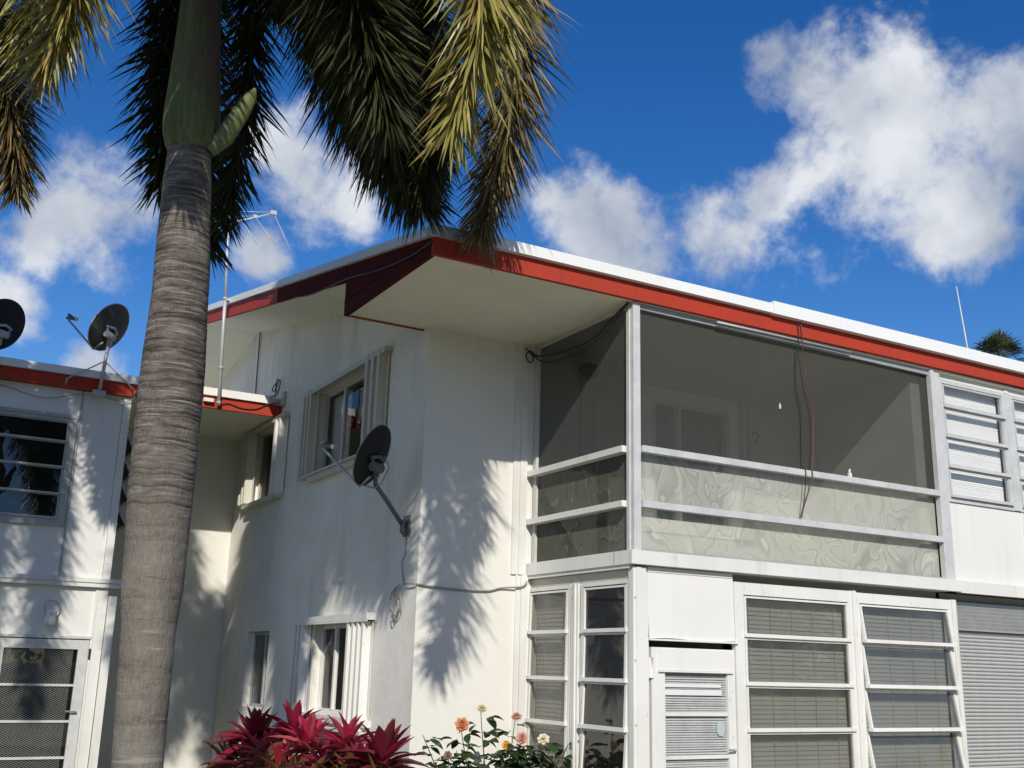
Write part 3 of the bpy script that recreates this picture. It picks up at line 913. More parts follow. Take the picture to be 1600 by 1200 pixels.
def slider(T, hole, depth, nmull, mat='alum', gl='glass_clear', pan=None, fw=.045):
    u0, u1, z0, z1 = hole
    q = MB(T)
    frame_box(q, u0 + .002, u1 - .002, z0 + .002, z1 - .002, fw, -depth - .04, -depth)
    fr = q.build('window', mat, B)
    um = u0 + (u1 - u0) * nmull
    q = MB(T); q.box(um - .025, um + .025, -depth - .03, -depth + .012, z0 + fw, z1 - fw); q.build('meeting_stile', mat, fr)
    for a, b in ((u0 + fw, um - .025), (um + .025, u1 - fw)):
        q = MB(T); q.box(a - .003, b + .003, -depth - .016, -depth - .011, z0 + fw - .003, z1 - fw + .003); q.build('pane', gl, fr)
    return fr
wU = slider(TD, HU, .10, .62, 'cream')
accordion(TD, wU, 5.06, 5.44, 3.99, 5.13, 6, .085)
accordion(TD, wU, 2.78, 3.30, 3.99, 5.13, 7, .085)
track(TD, wU, 2.74, 5.46, 5.08, 5.125, .10)
q = MB(TD); q.box(3.0, 5.1, .001, .085, 3.885, 3.95); q.box(2.75, 5.46, .001, .11, 3.955, 3.985); q.build('sill', 'cream', wU)
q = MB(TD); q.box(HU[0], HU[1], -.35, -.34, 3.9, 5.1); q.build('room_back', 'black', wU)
curtain(TD, wU, 4.42, 5.08, 3.98, 5.03, -.2, 6, .012, 'alum_dark')
wS = slider(TD, HS, .10, .5, 'cream', 'glass_dark')
accordion(TD, wS, 7.70, 8.10, 3.93, 5.04, 6, .11)
accordion(TD, wS, 6.26, 6.62, 3.90, 4.99, 4, .09, 'stucco2')
track(TD, wS, 6.24, 8.12, 4.995, 5.04, .10)
q = MB(TD); q.box(6.3, 7.9, .001, .12, 3.85, 3.905); q.build('sill', 'cream', wS)
# lower narrow window, recessed
wN = slider(TD, HN, .10, .42, 'alum_dark', 'glass_dark')
q = MB(TD); q.box(HN[0], HN[1], -.4, -.39, 1.0, 2.1); q.build('room_back', 'interior', wN)
# lower window with white curtain and folded shutters
wL = slider(TD, HL, .10, .62, 'trim', 'glass_clear')
curtain(TD, wL, 3.42, 4.02, 1.14, 2.06, -.22, 5, .035, 'curtain', .16)
q = MB(TD); q.box(HL[0] - .3, HL[1] + .3, -1.3, -1.28, .6, 2.3); q.build('room_back', 'interior', wL)
accordion(TD, wL, 4.72, 5.12, .98, 2.10, 6, .085, 'trim')
accordion(TD, wL, 2.80, 3.36, .98, 2.10, 8, .085, 'trim')
track(TD, wL, 2.77, 5.19, 2.112, 2.185, .115, 'trim')
q = MB(TD); q.box(2.77, 5.1, .001, .085, 1.02, 1.09); q.box(2.77, 5.15, .001, .12, .945, .975); q.build('sill', 'trim', wL)

# --- porch window and door seen through the screen
q = MB(TP); frame_box(q, HW[0] - .16, HW[1] + .12, HW[2] - .1, HW[3] + .13, .14, .001, .03)
pw = q.build('window', 'trim', B)
q = MB(TP); frame_box(q, HW[0], HW[1], HW[2], HW[3], .05, -.1, .01); q.box(1.99, 2.035, -.09, .0, HW[2], HW[3]); q.build('sash', 'alum', pw)
q = MB(TP); q.box(HW[0] + .03, HW[1] - .03, -.08, -.076, HW[2] + .03, HW[3] - .03); q.build('pane', 'glass_dark', pw)
curtain(TP, pw, 2.02, 2.75, 3.2, 4.74, -.2, 9, .015, 'interior')
accordion(TP, pw, 2.91, 3.10, 3.2, 4.95, 3, .06, 'porch', .002)
q = MB(TP); frame_box(q, HD[0] - .10, HD[1] + .08, 2.702, HD[3] + .08, .075, .001, .025, sill=False)
pd = q.build('door', 'porch', B)
q = MB(TP); q.box(HD[0], HD[1], -.06, -.02, 2.72, HD[3]); q.box(HD[0] + .1, HD[1] - .1, -.019, -.01, 3.5, HD[3] - .12); q.build('door_leaf', 'porch', pd)

# ================================================================== rear left wing
F = thing('apartment_building', (-5.5, 6.75, 0), 'white two storey wing with red eave behind the palm trunk', 'building')
def fb_(name, mat, *bx, T=None, label=None):
    q = MB(T); q.box(*bx); return q.build(name, mat, F, label=label)
_B = B
XL = -11.0
HFW = (-8.2, -4.06, 3.30, 4.66)
HFD = (-4.60, -3.53, .02, 1.87)
q = MB(TF); wall(q, XL, -3.99, 2.63, 5.05, [HFW], .1); q.build('upper_wall', 'panel', F)
q = MB(TF); wall(q, -3.99, -3.48, 2.63, 5.05, [], .1); q.build('upper_wall', 'panel', F)
q = MB(TF); wall(q, XL, XS - .1, 0, 2.52, [HFD], .1); q.build('lower_wall', 'panel', F)
fb_('corner_trim', 'trim', -3.476, -3.38, -.1, .03, 2.63, 5.04, T=TF)
fb_('corner_trim', 'trim', -3.50, -3.38, -.1, .02, 0, 2.52, T=TF)
fb_('corner_trim', 'trim', -3.37, -3.27, -.10, .055, 0, 2.42, T=TF)
fb_('jamb', 'trim', -3.53, -3.503, .001, .025, 0, 2.5, T=TF)
fb_('seam_strip', 'alum_dark', -4.01, -3.985, .001, .02, 2.64, 5.04, T=TF)
fb_('floor_edge', 'trim', XL, -3.22, .0, .09, 2.575, 2.63, T=TF)
fb_('floor_edge', 'trim', XL, -3.225, .0, .075, 2.52, 2.573, T=TF)
fb_('floor_edge', 'trim', XS - .02, XS + .15, -1.98, .0, 2.52, 2.62, T=TF)
# stair side wall and back wall of the recess
q = MB(TS); wall(q, YF + .1, YE, 0, 2.52, [], .1); wall(q, YF + .1, YE, 2.63, 5.05, [(7.0, 8.55, 3.2, 4.75)], .1); q.build('side_wall', 'stucco', F)
q = MB(); q.quad((XS, YE, 0), (XD - .002, YE, 0), (XD - .002, YE, 5.12), (XS, YE, 5.12)); q.box(XS, XD - .01, YE + .01, YE + .1, 0, 5.1)
q.build('recess_wall', 'stucco2', F)
fb_('soffit', 'soffit', XS - .1, XD - .003, 6.72, YE, 5.06, 5.08)
fb_('soffit', 'soffit', XL, XS - .102, 6.72, 6.78, 5.06, 5.08)
# eave
for x0, x1 in ((XL, -5.6), (-5.598, XD - .004)):
    fb_('fascia_board', 'red', x0, x1, 6.67, 6.718, 5.05, 5.222)
fb_('drip_edge', 'white_metal', XL, -3.55, 6.63, 6.68, 5.223, 5.325)
fb_('drip_edge', 'white_metal', -3.547, -1.52, 6.628, 6.68, 5.22, 5.328)
fb_('drip_edge', 'galv', -1.517, XD - .004, 6.63, 6.68, 5.215, 5.31)
fb_('end_cap', 'galv', XD - .05, XD - .003, 6.50, 6.62, 5.20, 5.40)
fb_('eave_bracket', 'trim', -2.45, -2.32, 6.60, 6.668, 5.12, 5.17)
q = MB(); q.hexa([(XL, 6.68, 5.29), (XD - .01, 6.68, 5.29), (XD - .01, 15.5, 5.5), (XL, 15.5, 5.5), (XL, 6.68, 5.315), (XD - .01, 6.68, 5.315), (XD - .01, 15.5, 5.53), (XL, 15.5, 5.53)])
q.build('roof', 'roof', F)
q = MB(); q.box(XL, XD - .01, 15.3, 15.5, 0, 5.3); q.box(XL - .1, XL, 6.75, 15.5, 0, 5.3); q.box(XL, XS - .1, 8.9, 8.95, 0, 5.1); q.build('rear_wall', 'interior', F)
q = MB(); q.box(XL, XS - .12, 6.87, 8.88, 2.4, 2.5); q.build('inner_floor', 'interior', F)

# window on the upper floor of the wing
def sashF(T, parent, *a, **k):
    return sash(T, parent, *a, **k)
q = MB(TF); frame_box(q, HFW[0] + .001, HFW[1] - .001, HFW[2] + .001, HFW[3] - .001, .05, -.08, .03)
q.box(HFW[1] - .001, HFW[1] + .04, .001, .03, 3.26, 4.68)
q.box(HFW[0], HFW[1], .001, .045, 4.66, 4.70); q.box(HFW[0], HFW[1], .001, .045, 3.255, 3.30)
wf = q.build('window', 'alum_dark', F)
for a, b in ((-6.2, -4.115), (-8.15, -6.25)):
    rows = [4.605, 4.335, 4.0, 3.655, 3.345]
    for k in range(4):
        sash(TF, wf, a, b, rows[k], rows[k + 1] + .012, 'alum_dark', 'glass_dark', .02, 0.012, bot=.025)
q = MB(TF); q.box(-6.25, -6.2, -.07, .02, 3.345, 4.6); q.build('mullion', 'alum_dark', wf)
q = MB(TF); q.box(-5.6, -4.5, -.5, -.48, 4.15, 4.4); q.build('pelmet', 'interior', wf)

# open awning sashes on the side of the wing
q = MB(TS); frame_box(q, 7.0, 8.55, 3.2, 4.75, .04, -.05, .02); ws = q.build('window', 'trim', F)
rows = [4.70, 4.36, 4.02, 3.68, 3.34]
for k in range(4):
    sash(TS, ws, 7.04, 8.51, rows[k], rows[k + 1] + .04, 'alum_dark', 'glass_dark', .025, .16, bot=.02)

# door of the wing with bars and expanded metal
q = MB(TF)
q.box(-4.60, -4.51, -.05, .01, .02, 1.86); q.box(-3.655, -3.535, -.05, .01, .02, 1.86); q.box(-4.509, -3.656, -.05, .01, 1.745, 1.86); q.box(-4.509, -3.656, -.05, .01, .02, .2)
q.box(-4.62, -3.51, .0105, .03, 1.875, 1.905)
fd = q.build('door', 'alum', F, label='screen door with dark panes behind expanded metal mesh')
for zb in (1.31, .88, .455):
    q = MB(TF); q.box(-4.509, -3.656, -.03, .005, zb - .014, zb + .014); q.build('glazing_bar', 'alum', fd)
q = MB(TF)
def diamond(u0, u1, z0, z1, du, dz, w):
    n = int((u1 - u0) / du); mz = int((z1 - z0) / dz)
    for i in range(n):
        for j in range(mz):
            u = u0 + i * du; z_ = z0 + j * dz
            for (a, b), (c, d_) in (((u, z_), (u + du, z_ + dz)), ((u, z_ + dz), (u + du, z_))):
                q.add([(a, w, b - .0013), (c, w, d_ - .0013), (c, w, d_ + .0013), (a, w, b + .0013)], [(0, 1, 2, 3)])
diamond(-4.505, -3.66, .21, 1.74, .047, .0255, -.012)
q.build('expanded_metal', 'alum_dark', fd, kind='stuff')
for za, zb in ((1.325, 1.744), (.895, 1.296), (.47, .866), (.2, .44)):
    q = MB(TF); q.box(-4.507, -3.658, -.032, -.028, za, zb); q.build('pane', 'glass_dark', fd)
q = MB(TF); q.box(-4.40, -3.72, -.12, -.11, 1.40, 1.66); q.build('paper_sheet', 'blind_beige', fd)
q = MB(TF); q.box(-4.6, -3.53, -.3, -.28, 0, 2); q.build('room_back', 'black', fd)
q = MB(TF); q.tube([(-3.60, .01, 1.0), (-3.60, .05, 1.0), (-3.72, .055, 1.0)], .011, 8); q.build('handle', 'galv', fd)
fb_('latch', 'black', -3.53, -3.51, .026, .04, 1.63, 1.76, T=TF)

# ------------------------------------------------------------------ wall lamp of the wing
L = thing('wall_lamp', (-4.04, 6.75, 2.12), 'small clear glass wall lamp above the mesh door', 'lamp')
def lathe(mb, prof, cx, cy, n=14):
    vs = []; fs = []
    for i, (r_, z_) in enumerate(prof):
        for k in range(n):
            a = 2 * pi * k / n
            vs.append((cx + r_ * cos(a), cy + r_ * sin(a), z_))
    for i in range(len(prof) - 1):
        for k in range(n):
            k2 = (k + 1) % n
            fs.append((i * n + k, i * n + k2, (i + 1) * n + k2, (i + 1) * n + k))
    mb.add(vs, fs, True)
q = MB(); lathe(q, [(.002, 2.02), (.045, 2.025), (.062, 2.06), (.058, 2.12), (.05, 2.16), (.002, 2.165)], -4.04, 6.66); q.build('glass_shade', 'tape', L)
q = MB(); lathe(q, [(.002, 2.155), (.055, 2.16), (.055, 2.20), (.03, 2.22), (.002, 2.225)], -4.04, 6.66); q.box(-4.075, -4.005, 6.68, 6.749, 2.165, 2.215); q.build('cap', 'plastic', L)
q = MB(); q.tube([(-4.04 + .085 * sin(a), 6.68, 2.245 + .085 * cos(a)) for a in [i * 2 * pi / 18 for i in range(19)]], .008, 6); q.build('ring', 'rusty', L)
L = thing('wall_lamp', (.62, YC, 4.93), 'dark dome lamp on the shaded wall inside the porch', 'lamp')
q = MB(); lathe(q, [(.002, 5.0), (.06, 4.99), (.11, 4.94), (.115, 4.92)], .62, 1.66); q.build('shade', 'black', L)
q = MB(); lathe(q, [(.115, 4.918), (.10, 4.87), (.06, 4.83), (.002, 4.82)], .62, 1.66); q.box(.58, .66, 1.72, 1.799, 4.9, 5.0); q.build('globe', 'dish', L)

# ------------------------------------------------------------------ satellite dishes
def dish(root, c, nrm, upv, rw, rh, depth, mats, parts=True):
    nrm = Vector(nrm).normalized(); up = Vector(upv); up = (up - nrm * up.dot(nrm)).normalized(); rt = up.cross(nrm).normalized()
    c = Vector(c)
    q = MB()
    vs = []; fs = []; n = 36; R_ = 7
    for s_ in (0, 1):
        for i in range(R_ + 1):
            t = i / R_
            for k in range(n):
                a = 2 * pi * k / n
                p = c + rt * rw * t * cos(a) + up * rh * t * sin(a) + nrm * (depth * t * t - (.007 if s_ else 0))
                vs.append(tuple(p))
    for s_ in (0, 1):
        o_ = s_ * (R_ + 1) * n
        for i in range(R_):
            for k in range(n):
                k2 = (k + 1) % n
                f_ = (o_ + i * n + k, o_ + i * n + k2, o_ + (i + 1) * n + k2, o_ + (i + 1) * n + k)
                fs.append(f_ if not s_ else f_[::-1])
    q.add(vs, fs, True)
    q.build('reflector', mats[0], root)
    q = MB()
    q.tube([tuple(c + rt * (rw + .002) * cos(a) + up * (rh + .002) * sin(a) + nrm * (depth - .003)) for a in [i * 2 * pi / 40 for i in range(41)]], .007, 6)
    q.build('rim', mats[3], root)
    return rt, up, nrm, c

def full_dish(root, c, nrm, upv, rw, rh, depth, mast, arm_end, mats, plate):
    rt, up, nm, c = dish(root, c, nrm, upv, rw, rh, depth, mats)
    q = MB()                                       # back bracket: plate, yoke, clamp
    for sx in (-.09, .09):
        p0 = c - nm * .012 + rt * sx - up * rh * .02; p1 = c - nm * .06 + rt * sx * .6 - up * rh * .42
        q.tube([tuple(p0), tuple(p0 * .5 + p1 * .5 - nm * .03), tuple(p1)], .016, 6)
    q.tube([tuple(c - nm * .03 + rt * -.11 - up * rh * .05), tuple(c - nm * .05 + up * .02), tuple(c - nm * .03 + rt * .11 - up * rh * .05)], .02, 6)
    p = c - nm * .06 - up * rh * .28
    q.tube([tuple(p - rt * .075), tuple(p + rt * .075)], .05, 8)
    q.tube([tuple(Vector(mast[-1]) + (Vector(mast[-2]) - Vector(mast[-1])).normalized() * .12), tuple(Vector(mast[-1]))], .04, 8)
    q.build('bracket', mats[2], root)
    q = MB(); q.tube(mast, .024, 10); q.build('mast', mats[2], root)
    q = MB(); q.tube([tuple(c - nm * .03 - up * rh * .62), tuple(c - nm * .02 - up * rh * 1.02 + nm * depth), tuple(arm_end)], .014, 6); q.build('feed_arm', mats[1], root)
    ae = Vector(arm_end)
    dirc = (c - ae).normalized()
    q = MB(); q.tube([tuple(ae - dirc * .05 + up * .03), tuple(ae + dirc * .03 + up * .035), tuple(ae + dirc * .09 + up * .04)], [.022, .02, .028], 8)
    q.tube([tuple(ae - rt * .06 + up * .06), tuple(ae + rt * .06 + up * .06)], .02, 8)
    hd = q.build('receiver_head', mats[4], root)
    q = MB(); q.tube([tuple(ae + dirc * .09 + up * .04), tuple(ae + dirc * .115 + up * .042)], [.027, .024], 10); q.build('feed_cap', 'plastic', hd)
    q = MB(); bx0, up2 = plate
    q.box(*bx0); q.build('foot', mats[2], root)

# dish on the side wall of the front building
G = 'grey satellite dishes'
d1 = thing('satellite_dish', (XD, 2.09, 3.03), 'black backed satellite dish on a bent pole from the white side wall', 'satellite dish', G)
full_dish(d1, (-1.82, 1.84, 3.66), (-.50, .76, .40), (.12, -.15, 1), .245, .325, .055,
          [(XD - .04, 2.10, 3.02), (-1.60, 2.0, 3.25), (-1.765, 1.945, 3.40), (-1.775, 1.93, 3.50), (-1.775, 1.93, 3.60)], (-2.19, 2.36, 3.78),
          ('dish_black', 'dish_arm', 'dark_steel', 'cable_grey', 'dark_steel'), ((XD - .02, XD - .001, 2.02, 2.16, 2.93, 3.14), None))
q = MB(); q.tube([(XD - .02, 2.09, 3.10), (XD - .06, 2.09, 3.06), (XD - .06, 2.09, 2.98), (XD - .02, 2.09, 2.95)], .03, 6); q.build('foot_yoke', 'dark_steel', d1)
q = MB(); q.tube([(-1.80, 1.91, 3.62), (-1.74, 1.80, 3.66), (-1.72, 1.72, 3.55), (-1.76, 1.80, 3.40), (-1.78, 1.92, 3.36), (-1.86, 2.05, 3.40), (-1.93, 2.12, 3.50)], .007, 6); q.build('cable_loop', 'cable_grey', d1)
# dish on the eave of the wing
d2 = thing('satellite_dish', (-3.82, 6.62, 5.03), 'grey satellite dish on a braced mast above the red eave', 'satellite dish', G)
full_dish(d2, (-3.78, 6.52, 5.90), (-.52, .72, .44), (.42, -.15, 1), .285, .345, .06,
          [(-3.82, 6.60, 5.05), (-3.79, 6.60, 5.55), (-3.775, 6.60, 5.72), (-3.77, 6.60, 5.80)], (-4.27, 6.98, 6.05),
          ('dish', 'dish_arm', 'galv', 'alum', 'dark_steel'), ((-3.90, -3.74, 6.58, 6.667, 4.99, 5.055), None))
for p1 in ((-4.23, 6.60, 5.16), (-3.37, 6.60, 5.12)):
    q = MB(); q.tube([(-3.80, 6.60, 5.46), p1], .009, 6); q.tube([p1, (p1[0], 6.668, p1[2] - .05)], .014, 6); q.build('brace', 'galv', d2)
d3 = thing('satellite_dish', (-5.1, 6.62, 5.03), 'satellite dish showing only its dark back at the left edge', 'satellite dish', G)
full_dish(d3, (-5.075, 6.52, 5.70), (-.45, .78, .42), (.10, -.15, 1), .31, .335, .06,
          [(-5.12, 6.60, 5.05), (-5.10, 6.60, 5.45), (-5.09, 6.60, 5.58)], (-5.5, 7.0, 5.8),
          ('dish_black', 'dish_arm', 'galv', 'dish', 'dark_steel'), ((-5.2, -5.02, 6.58, 6.667, 4.99, 5.055), None))

# ------------------------------------------------------------------ aerial on a pole
A = thing('tv_antenna', (-2.24, 6.60, 5.10), 'grey pole aerial with thin hanging rods rising from the red eave', 'antenna')
q = MB(); q.tube([(-2.245, 6.60, 5.08), (-2.29, 6.60, 6.3), (-2.30, 6.60, 6.65)], .026, 10); q.tube([(-2.30, 6.60, 6.6), (-2.365, 6.60, 7.84)], .019, 10); q.build('pole', 'galv', A)
q = MB(); q.tube([(-2.44, 6.78, 7.74), (-2.33, 6.60, 7.80), (-1.95, 6.55, 7.97), (-1.73, 6.52, 8.07)], .014, 8)
q.box(-1.79, -1.70, 6.49, 6.55, 8.04, 8.10); q.box(-2.03, -1.97, 6.52, 6.58, 7.93, 7.98); q.box(-2.38, -2.30, 6.56, 6.64, 7.76, 7.85); q.build('boom', 'galv', A)
for a, b in (((-1.73, 6.52, 8.06), (-1.50, 6.3, 7.45)), ((-1.99, 6.55, 7.94), (-1.72, 6.3, 7.48)), ((-2.18, 6.57, 7.86), (-1.98, 6.4, 7.48)),
             ((-1.74, 6.52, 8.08), (-2.35, 6.8, 8.06)), ((-1.99, 6.55, 7.97), (-2.42, 6.8, 7.96)), ((-2.18, 6.57, 7.88), (-2.6, 6.8, 7.80))):
    q = MB(); m_ = [(a[i] + b[i]) / 2 for i in range(3)]; q.tube([a, m_, b], .006, 5); q.build('rod', 'galv', A)
for z_, x_ in ((6.64, -2.30), (5.62, -2.262), (5.12, -2.246)):
    q = MB(); q.tube([(x_, 6.60, z_ - .02), (x_, 6.60, z_ + .02)], .033, 8); q.build('clamp', 'rusty', A)
q = MB(); q.box(-2.30, -2.12, 6.56, 6.64, 6.61, 6.635); q.build('stand_off', 'galv', A)

# ------------------------------------------------------------------ cables
def cable(name, pts, r_, mat, label, cat='cable', sub=6, group=None):
    P = [Vector(p) for p in pts]
    path = []
    for i in range(len(P) - 1):
        p0 = P[max(i - 1, 0)]; p1 = P[i]; p2 = P[i + 1]; p3 = P[min(i + 2, len(P) - 1)]
        for k in range(sub):
            t = k / sub
            path.append(tuple(.5 * ((2 * p1) + (p2 - p0) * t + (2 * p0 - 5 * p1 + 4 * p2 - p3) * t * t + (3 * p1 - p0 - 3 * p2 + p3) * t ** 3)))
    path.append(tuple(P[-1]))
    q = MB(); q.tube(path, r_, 5)
    return single(q, name, mat, pts[-1], label, cat, group)
cable('cable', [(-1.9, 10.6, 7.05), (-1.5, 9.6, 7.2), (-1.36, 8.15, 6.75), (-1.345, 8.05, 6.70), (-1.345, 8.02, 5.9), (-1.345, 7.95, 5.62), (-1.345, 7.75, 5.57), (-1.345, 7.05, 5.44), (-1.345, 6.95, 5.48), (-1.36, 6.93, 5.60), (-1.36, 6.85, 5.66)], .010, 'cable', 'dark cable running down the side wall to the lower red eave', 'cable', 5)
cable('cable_loop', [(-1.35, 6.98, 5.62), (-1.36, 7.08, 5.56), (-1.36, 7.02, 5.50), (-1.36, 6.88, 5.55), (-1.36, 6.78, 5.63), (-1.36, 6.72, 5.56), (-1.36, 6.80, 5.42)], .008, 'cable', 'small loop of cable at the wall end of the eave', 'cable')
cable('cable', [(-2.23, -.13, 5.20), (-2.225, .34, 5.215), (-2.225, 1.08, 5.32), (-2.225, 1.95, 5.50), (-2.19, 3.16, 5.70), (-2.19, 4.13, 5.95), (-2.215, 5.27, 6.29), (-2.22, 5.75, 6.44)], .009, 'cable', 'thin dark cable drooping along the dark red gable board', 'cable')
cable('cable', [(XD - .01, 2.09, 2.92), (XD - .012, 2.10, 2.75), (XD - .015, 2.16, 2.66), (XD - .012, 2.11, 2.5), (XD - .013, 2.08, 2.44)], .006, 'cable_grey', 'grey cable hanging straight down from the wall dish foot', 'cable')
pts = []
for i in range(34):
    a = i * 2 * pi / 11
    pts.append((XD - .03 - .006 * (i % 5), 2.14 + (.10 + .012 * sin(i)) * sin(a) + .004 * i, 2.29 + (.15 + .02 * sin(i * 1.7)) * cos(a) - .002 * i))
cable('cable_coil', pts, .006, 'cable_grey', 'coil of grey cable hanging below the dish on the side wall', 'cable', 3)
cable('cable', [(XD - .03, 2.07, 2.45), (XD - .03, 1.85, 2.44), (-1.30, YC - .02, 2.43), (-.95, YC - .02, 2.405), (-.55, YC - .02, 2.41), (-.38, YC - .025, 2.45), (-.15, YC - .05, 2.475), (-.09, YC - .06, 2.53)], .009, 'cable_grey', 'grey cable sagging across the palm shadow to the window corner', 'cable')
cable('cord', [(2.115, -.12, 5.28), (2.125, -.125, 5.12), (2.16, -.085, 4.9), (2.205, -.08, 4.63), (2.27, -.08, 4.36), (2.26, -.08, 4.1), (2.245, -.085, 3.94), (2.21, -.095, 3.72), (2.20, -.10, 3.60), (2.14, -.09, 3.46), (2.02, -.09, 3.19)], .0058, 'cord', 'brown cord hanging from the red fascia in front of the porch screen', 'cord')
cable('cord', [(2.07, -.12, 5.26), (2.085, -.11, 5.1), (2.10, -.03, 4.75), (2.12, -.03, 4.5), (2.155, -.03, 4.28), (2.14, -.03, 4.0), (2.13, -.04, 3.75), (2.12, -.09, 3.68), (2.11, -.09, 3.55), (2.06, -.09, 3.3), (2.03, -.095, 3.20)], .0055, 'cable', 'black cord hanging close behind the brown cord on the porch', 'cord')
cable('cable', [(-.07, -.03, 5.10), (-.08, .26, 4.99), (-.06, .54, 4.90), (-.05, 1.0, 4.89), (-.05, 1.58, 4.95), (-.07, 1.80, 5.03)], .011, 'cable', 'black cable drooping from the corner post to the battens, upper of two', 'cable')
cable('cable', [(-.08, -.03, 5.08), (-.09, .22, 4.94), (-.07, .5, 4.85), (-.06, .95, 4.82), (-.06, 1.5, 4.86), (-.12, 1.74, 5.02)], .009, 'cable', 'black cable drooping slightly lower under the soffit at the porch', 'cable')
cable('cable_loop', [(-.17, 1.75, 5.06), (-.11, 1.72, 5.0), (-.08, 1.72, 4.93), (-.13, 1.72, 4.90), (-.17, 1.73, 4.97), (-.12, 1.72, 5.03), (-.05, 1.70, 4.97)], .008, 'cable', 'knot of cable at the top of the battens under the soffit', 'cable')
cable('cable', [(-5.9, 6.69, 5.0), (-5.0, 6.70, 4.97), (-4.69, 6.71, 4.91), (-4.42, 6.71, 4.885), (-4.08, 6.70, 4.98), (-3.80, 6.67, 5.0), (-3.6, 6.69, 4.975), (-3.44, 6.69, 4.975), (-3.34, 6.66, 5.06)], .007, 'cable_grey', 'grey cable sagging along the underside of the left eave', 'cable')
cable('cable', [(-2.24, 6.64, 5.10), (-2.1, 6.655, 5.14), (-1.9, 6.655, 5.10), (-1.7, 6.655, 5.12), (-1.55, 6.65, 5.2), (-1.40, 6.6, 5.24)], .007, 'cable', 'short dark cable looping on the red eave beside the aerial pole', 'cable')

# small white fittings on the porch screen
q = MB(TA); q.box(1.876, 1.89, -.004, .01, 4.325, 4.37); q.tube([(1.883, .004, 4.37), (1.876, .004, 4.385)], .006, 5)
single(q, 'clip', 'plastic', TA(1.883, 0, 4.325), 'tiny white clip stuck on the dark porch screen', 'clip')
q = MB(TA); q.box(2.79, 2.82, .03, .06, 3.70, 3.745); q.tube([(2.805, .045, 3.745), (2.803, .045, 3.775), (2.815, .045, 3.785)], .010, 6)
single(q, 'hook', 'plastic', TA(2.805, .045, 3.70), 'small white hook standing on the porch rail', 'hook')
q = MB(TP); q.tube([(3.17, .001, 4.56), (3.18, .06, 4.55), (3.19, .08, 4.50), (3.17, .07, 4.45), (3.14, .05, 4.44)], .014, 6)
single(q, 'wall_hook', 'black', TP(3.17, 0, 4.5), 'dark curved hook on the porch wall right of the window', 'hook')

# ================================================================== palms
def bez(ctrl, t):
    P = [Vector(p) for p in ctrl]
    while len(P) > 1:
        P = [P[i].lerp(P[i + 1], t) for i in range(len(P) - 1)]
    return P[0]
def spline(ctrl, n):
    P = [Vector(p) for p in ctrl]
    res = []
    for i in range(len(P) - 1):
        p0 = P[max(i - 1, 0)]; p1 = P[i]; p2 = P[i + 1]; p3 = P[min(i + 2, len(P) - 1)]
        for k in range(n):
            t = k / n
            res.append(.5 * ((2 * p1) + (p2 - p0) * t + (2 * p0 - 5 * p1 + 4 * p2 - p3) * t * t + (3 * p1 - p0 - 3 * p2 + p3) * t ** 3))
    res.append(P[-1])
    return res
def frond(parent, ctrl, n, ln, wd, mat, seed, gravity=.55, start=.16, plume=1.0):
    rr = random.Random(seed)
    n = int(n * (1.6 if mat == 'frond_yellow' else 1.95))
    path = spline(ctrl, 10)
    L = len(path)
    q = MB()
    q.tube([tuple(p) for p in path], [.032 * (1 - i / (L - 1)) ** .8 + .004 for i in range(L)], 6)
    fr = q.build('frond', 'rachis', parent)
    acc = [0]
    for i in range(1, L): acc.append(acc[-1] + (path[i] - path[i - 1]).length)
    tot_ = acc[-1]
    q = MB()
    for k in range(n):
        t = start + (1 - start) * ((k + rr.random()) / n)
        sdist = t * tot_
        i = 0
        while i < L - 2 and acc[i + 1] < sdist: i += 1
        f_ = (sdist - acc[i]) / max(1e-6, acc[i + 1] - acc[i])
        p = path[i].lerp(path[i + 1], f_)
        tg = (path[i + 1] - path[i]).normalized()
        a = Vector((0, 0, 1)) if abs(tg.z) < .85 else Vector((rr.random() - .5, rr.random() - .5, .1))
        sd_ = tg.cross(a).normalized(); up_ = sd_.cross(tg).normalized()
        th = rr.uniform(0, 2 * pi)
        rad = sd_ * cos(th) + up_ * sin(th)
        fwd = rr.uniform(.35, 1.25) + .5 * max(0, t - .75) * 4 * .6
        d0 = (rad * plume + tg * fwd).normalized()
        l = ln * rr.uniform(.6, 1.28) * (1.0 if t < .8 else 1.0 - .45 * (t - .8) / .2) * min(1, .55 + (t - start) * 3)
        w0 = wd * .95 * rr.uniform(.7, 1.25)
        pts = [p]
        dd = d0.copy()
        ns = 4
        for s_ in range(ns):
            dd = (dd + Vector((0, 0, -1)) * gravity * rr.uniform(.1, 2.0) / ns * .75).normalized()
            pts.append(pts[-1] + dd * l / ns)
        side = d0.cross(Vector((rr.uniform(-1, 1), rr.uniform(-1, 1), rr.uniform(-1, 1)))).normalized()
        vs = []
        for s_, wv in enumerate((.45, 1., .9, .55)):
            hs = side * w0 * wv * .5
            vs += [tuple(pts[s_] - hs), tuple(pts[s_] + hs)]
        vs.append(tuple(pts[4]))
        q.add(vs, [(0, 1, 3, 2), (2, 3, 5, 4), (4, 5, 7, 6), (6, 7, 8)])
    q.build('leaflets', mat, fr, kind='stuff')
    return fr

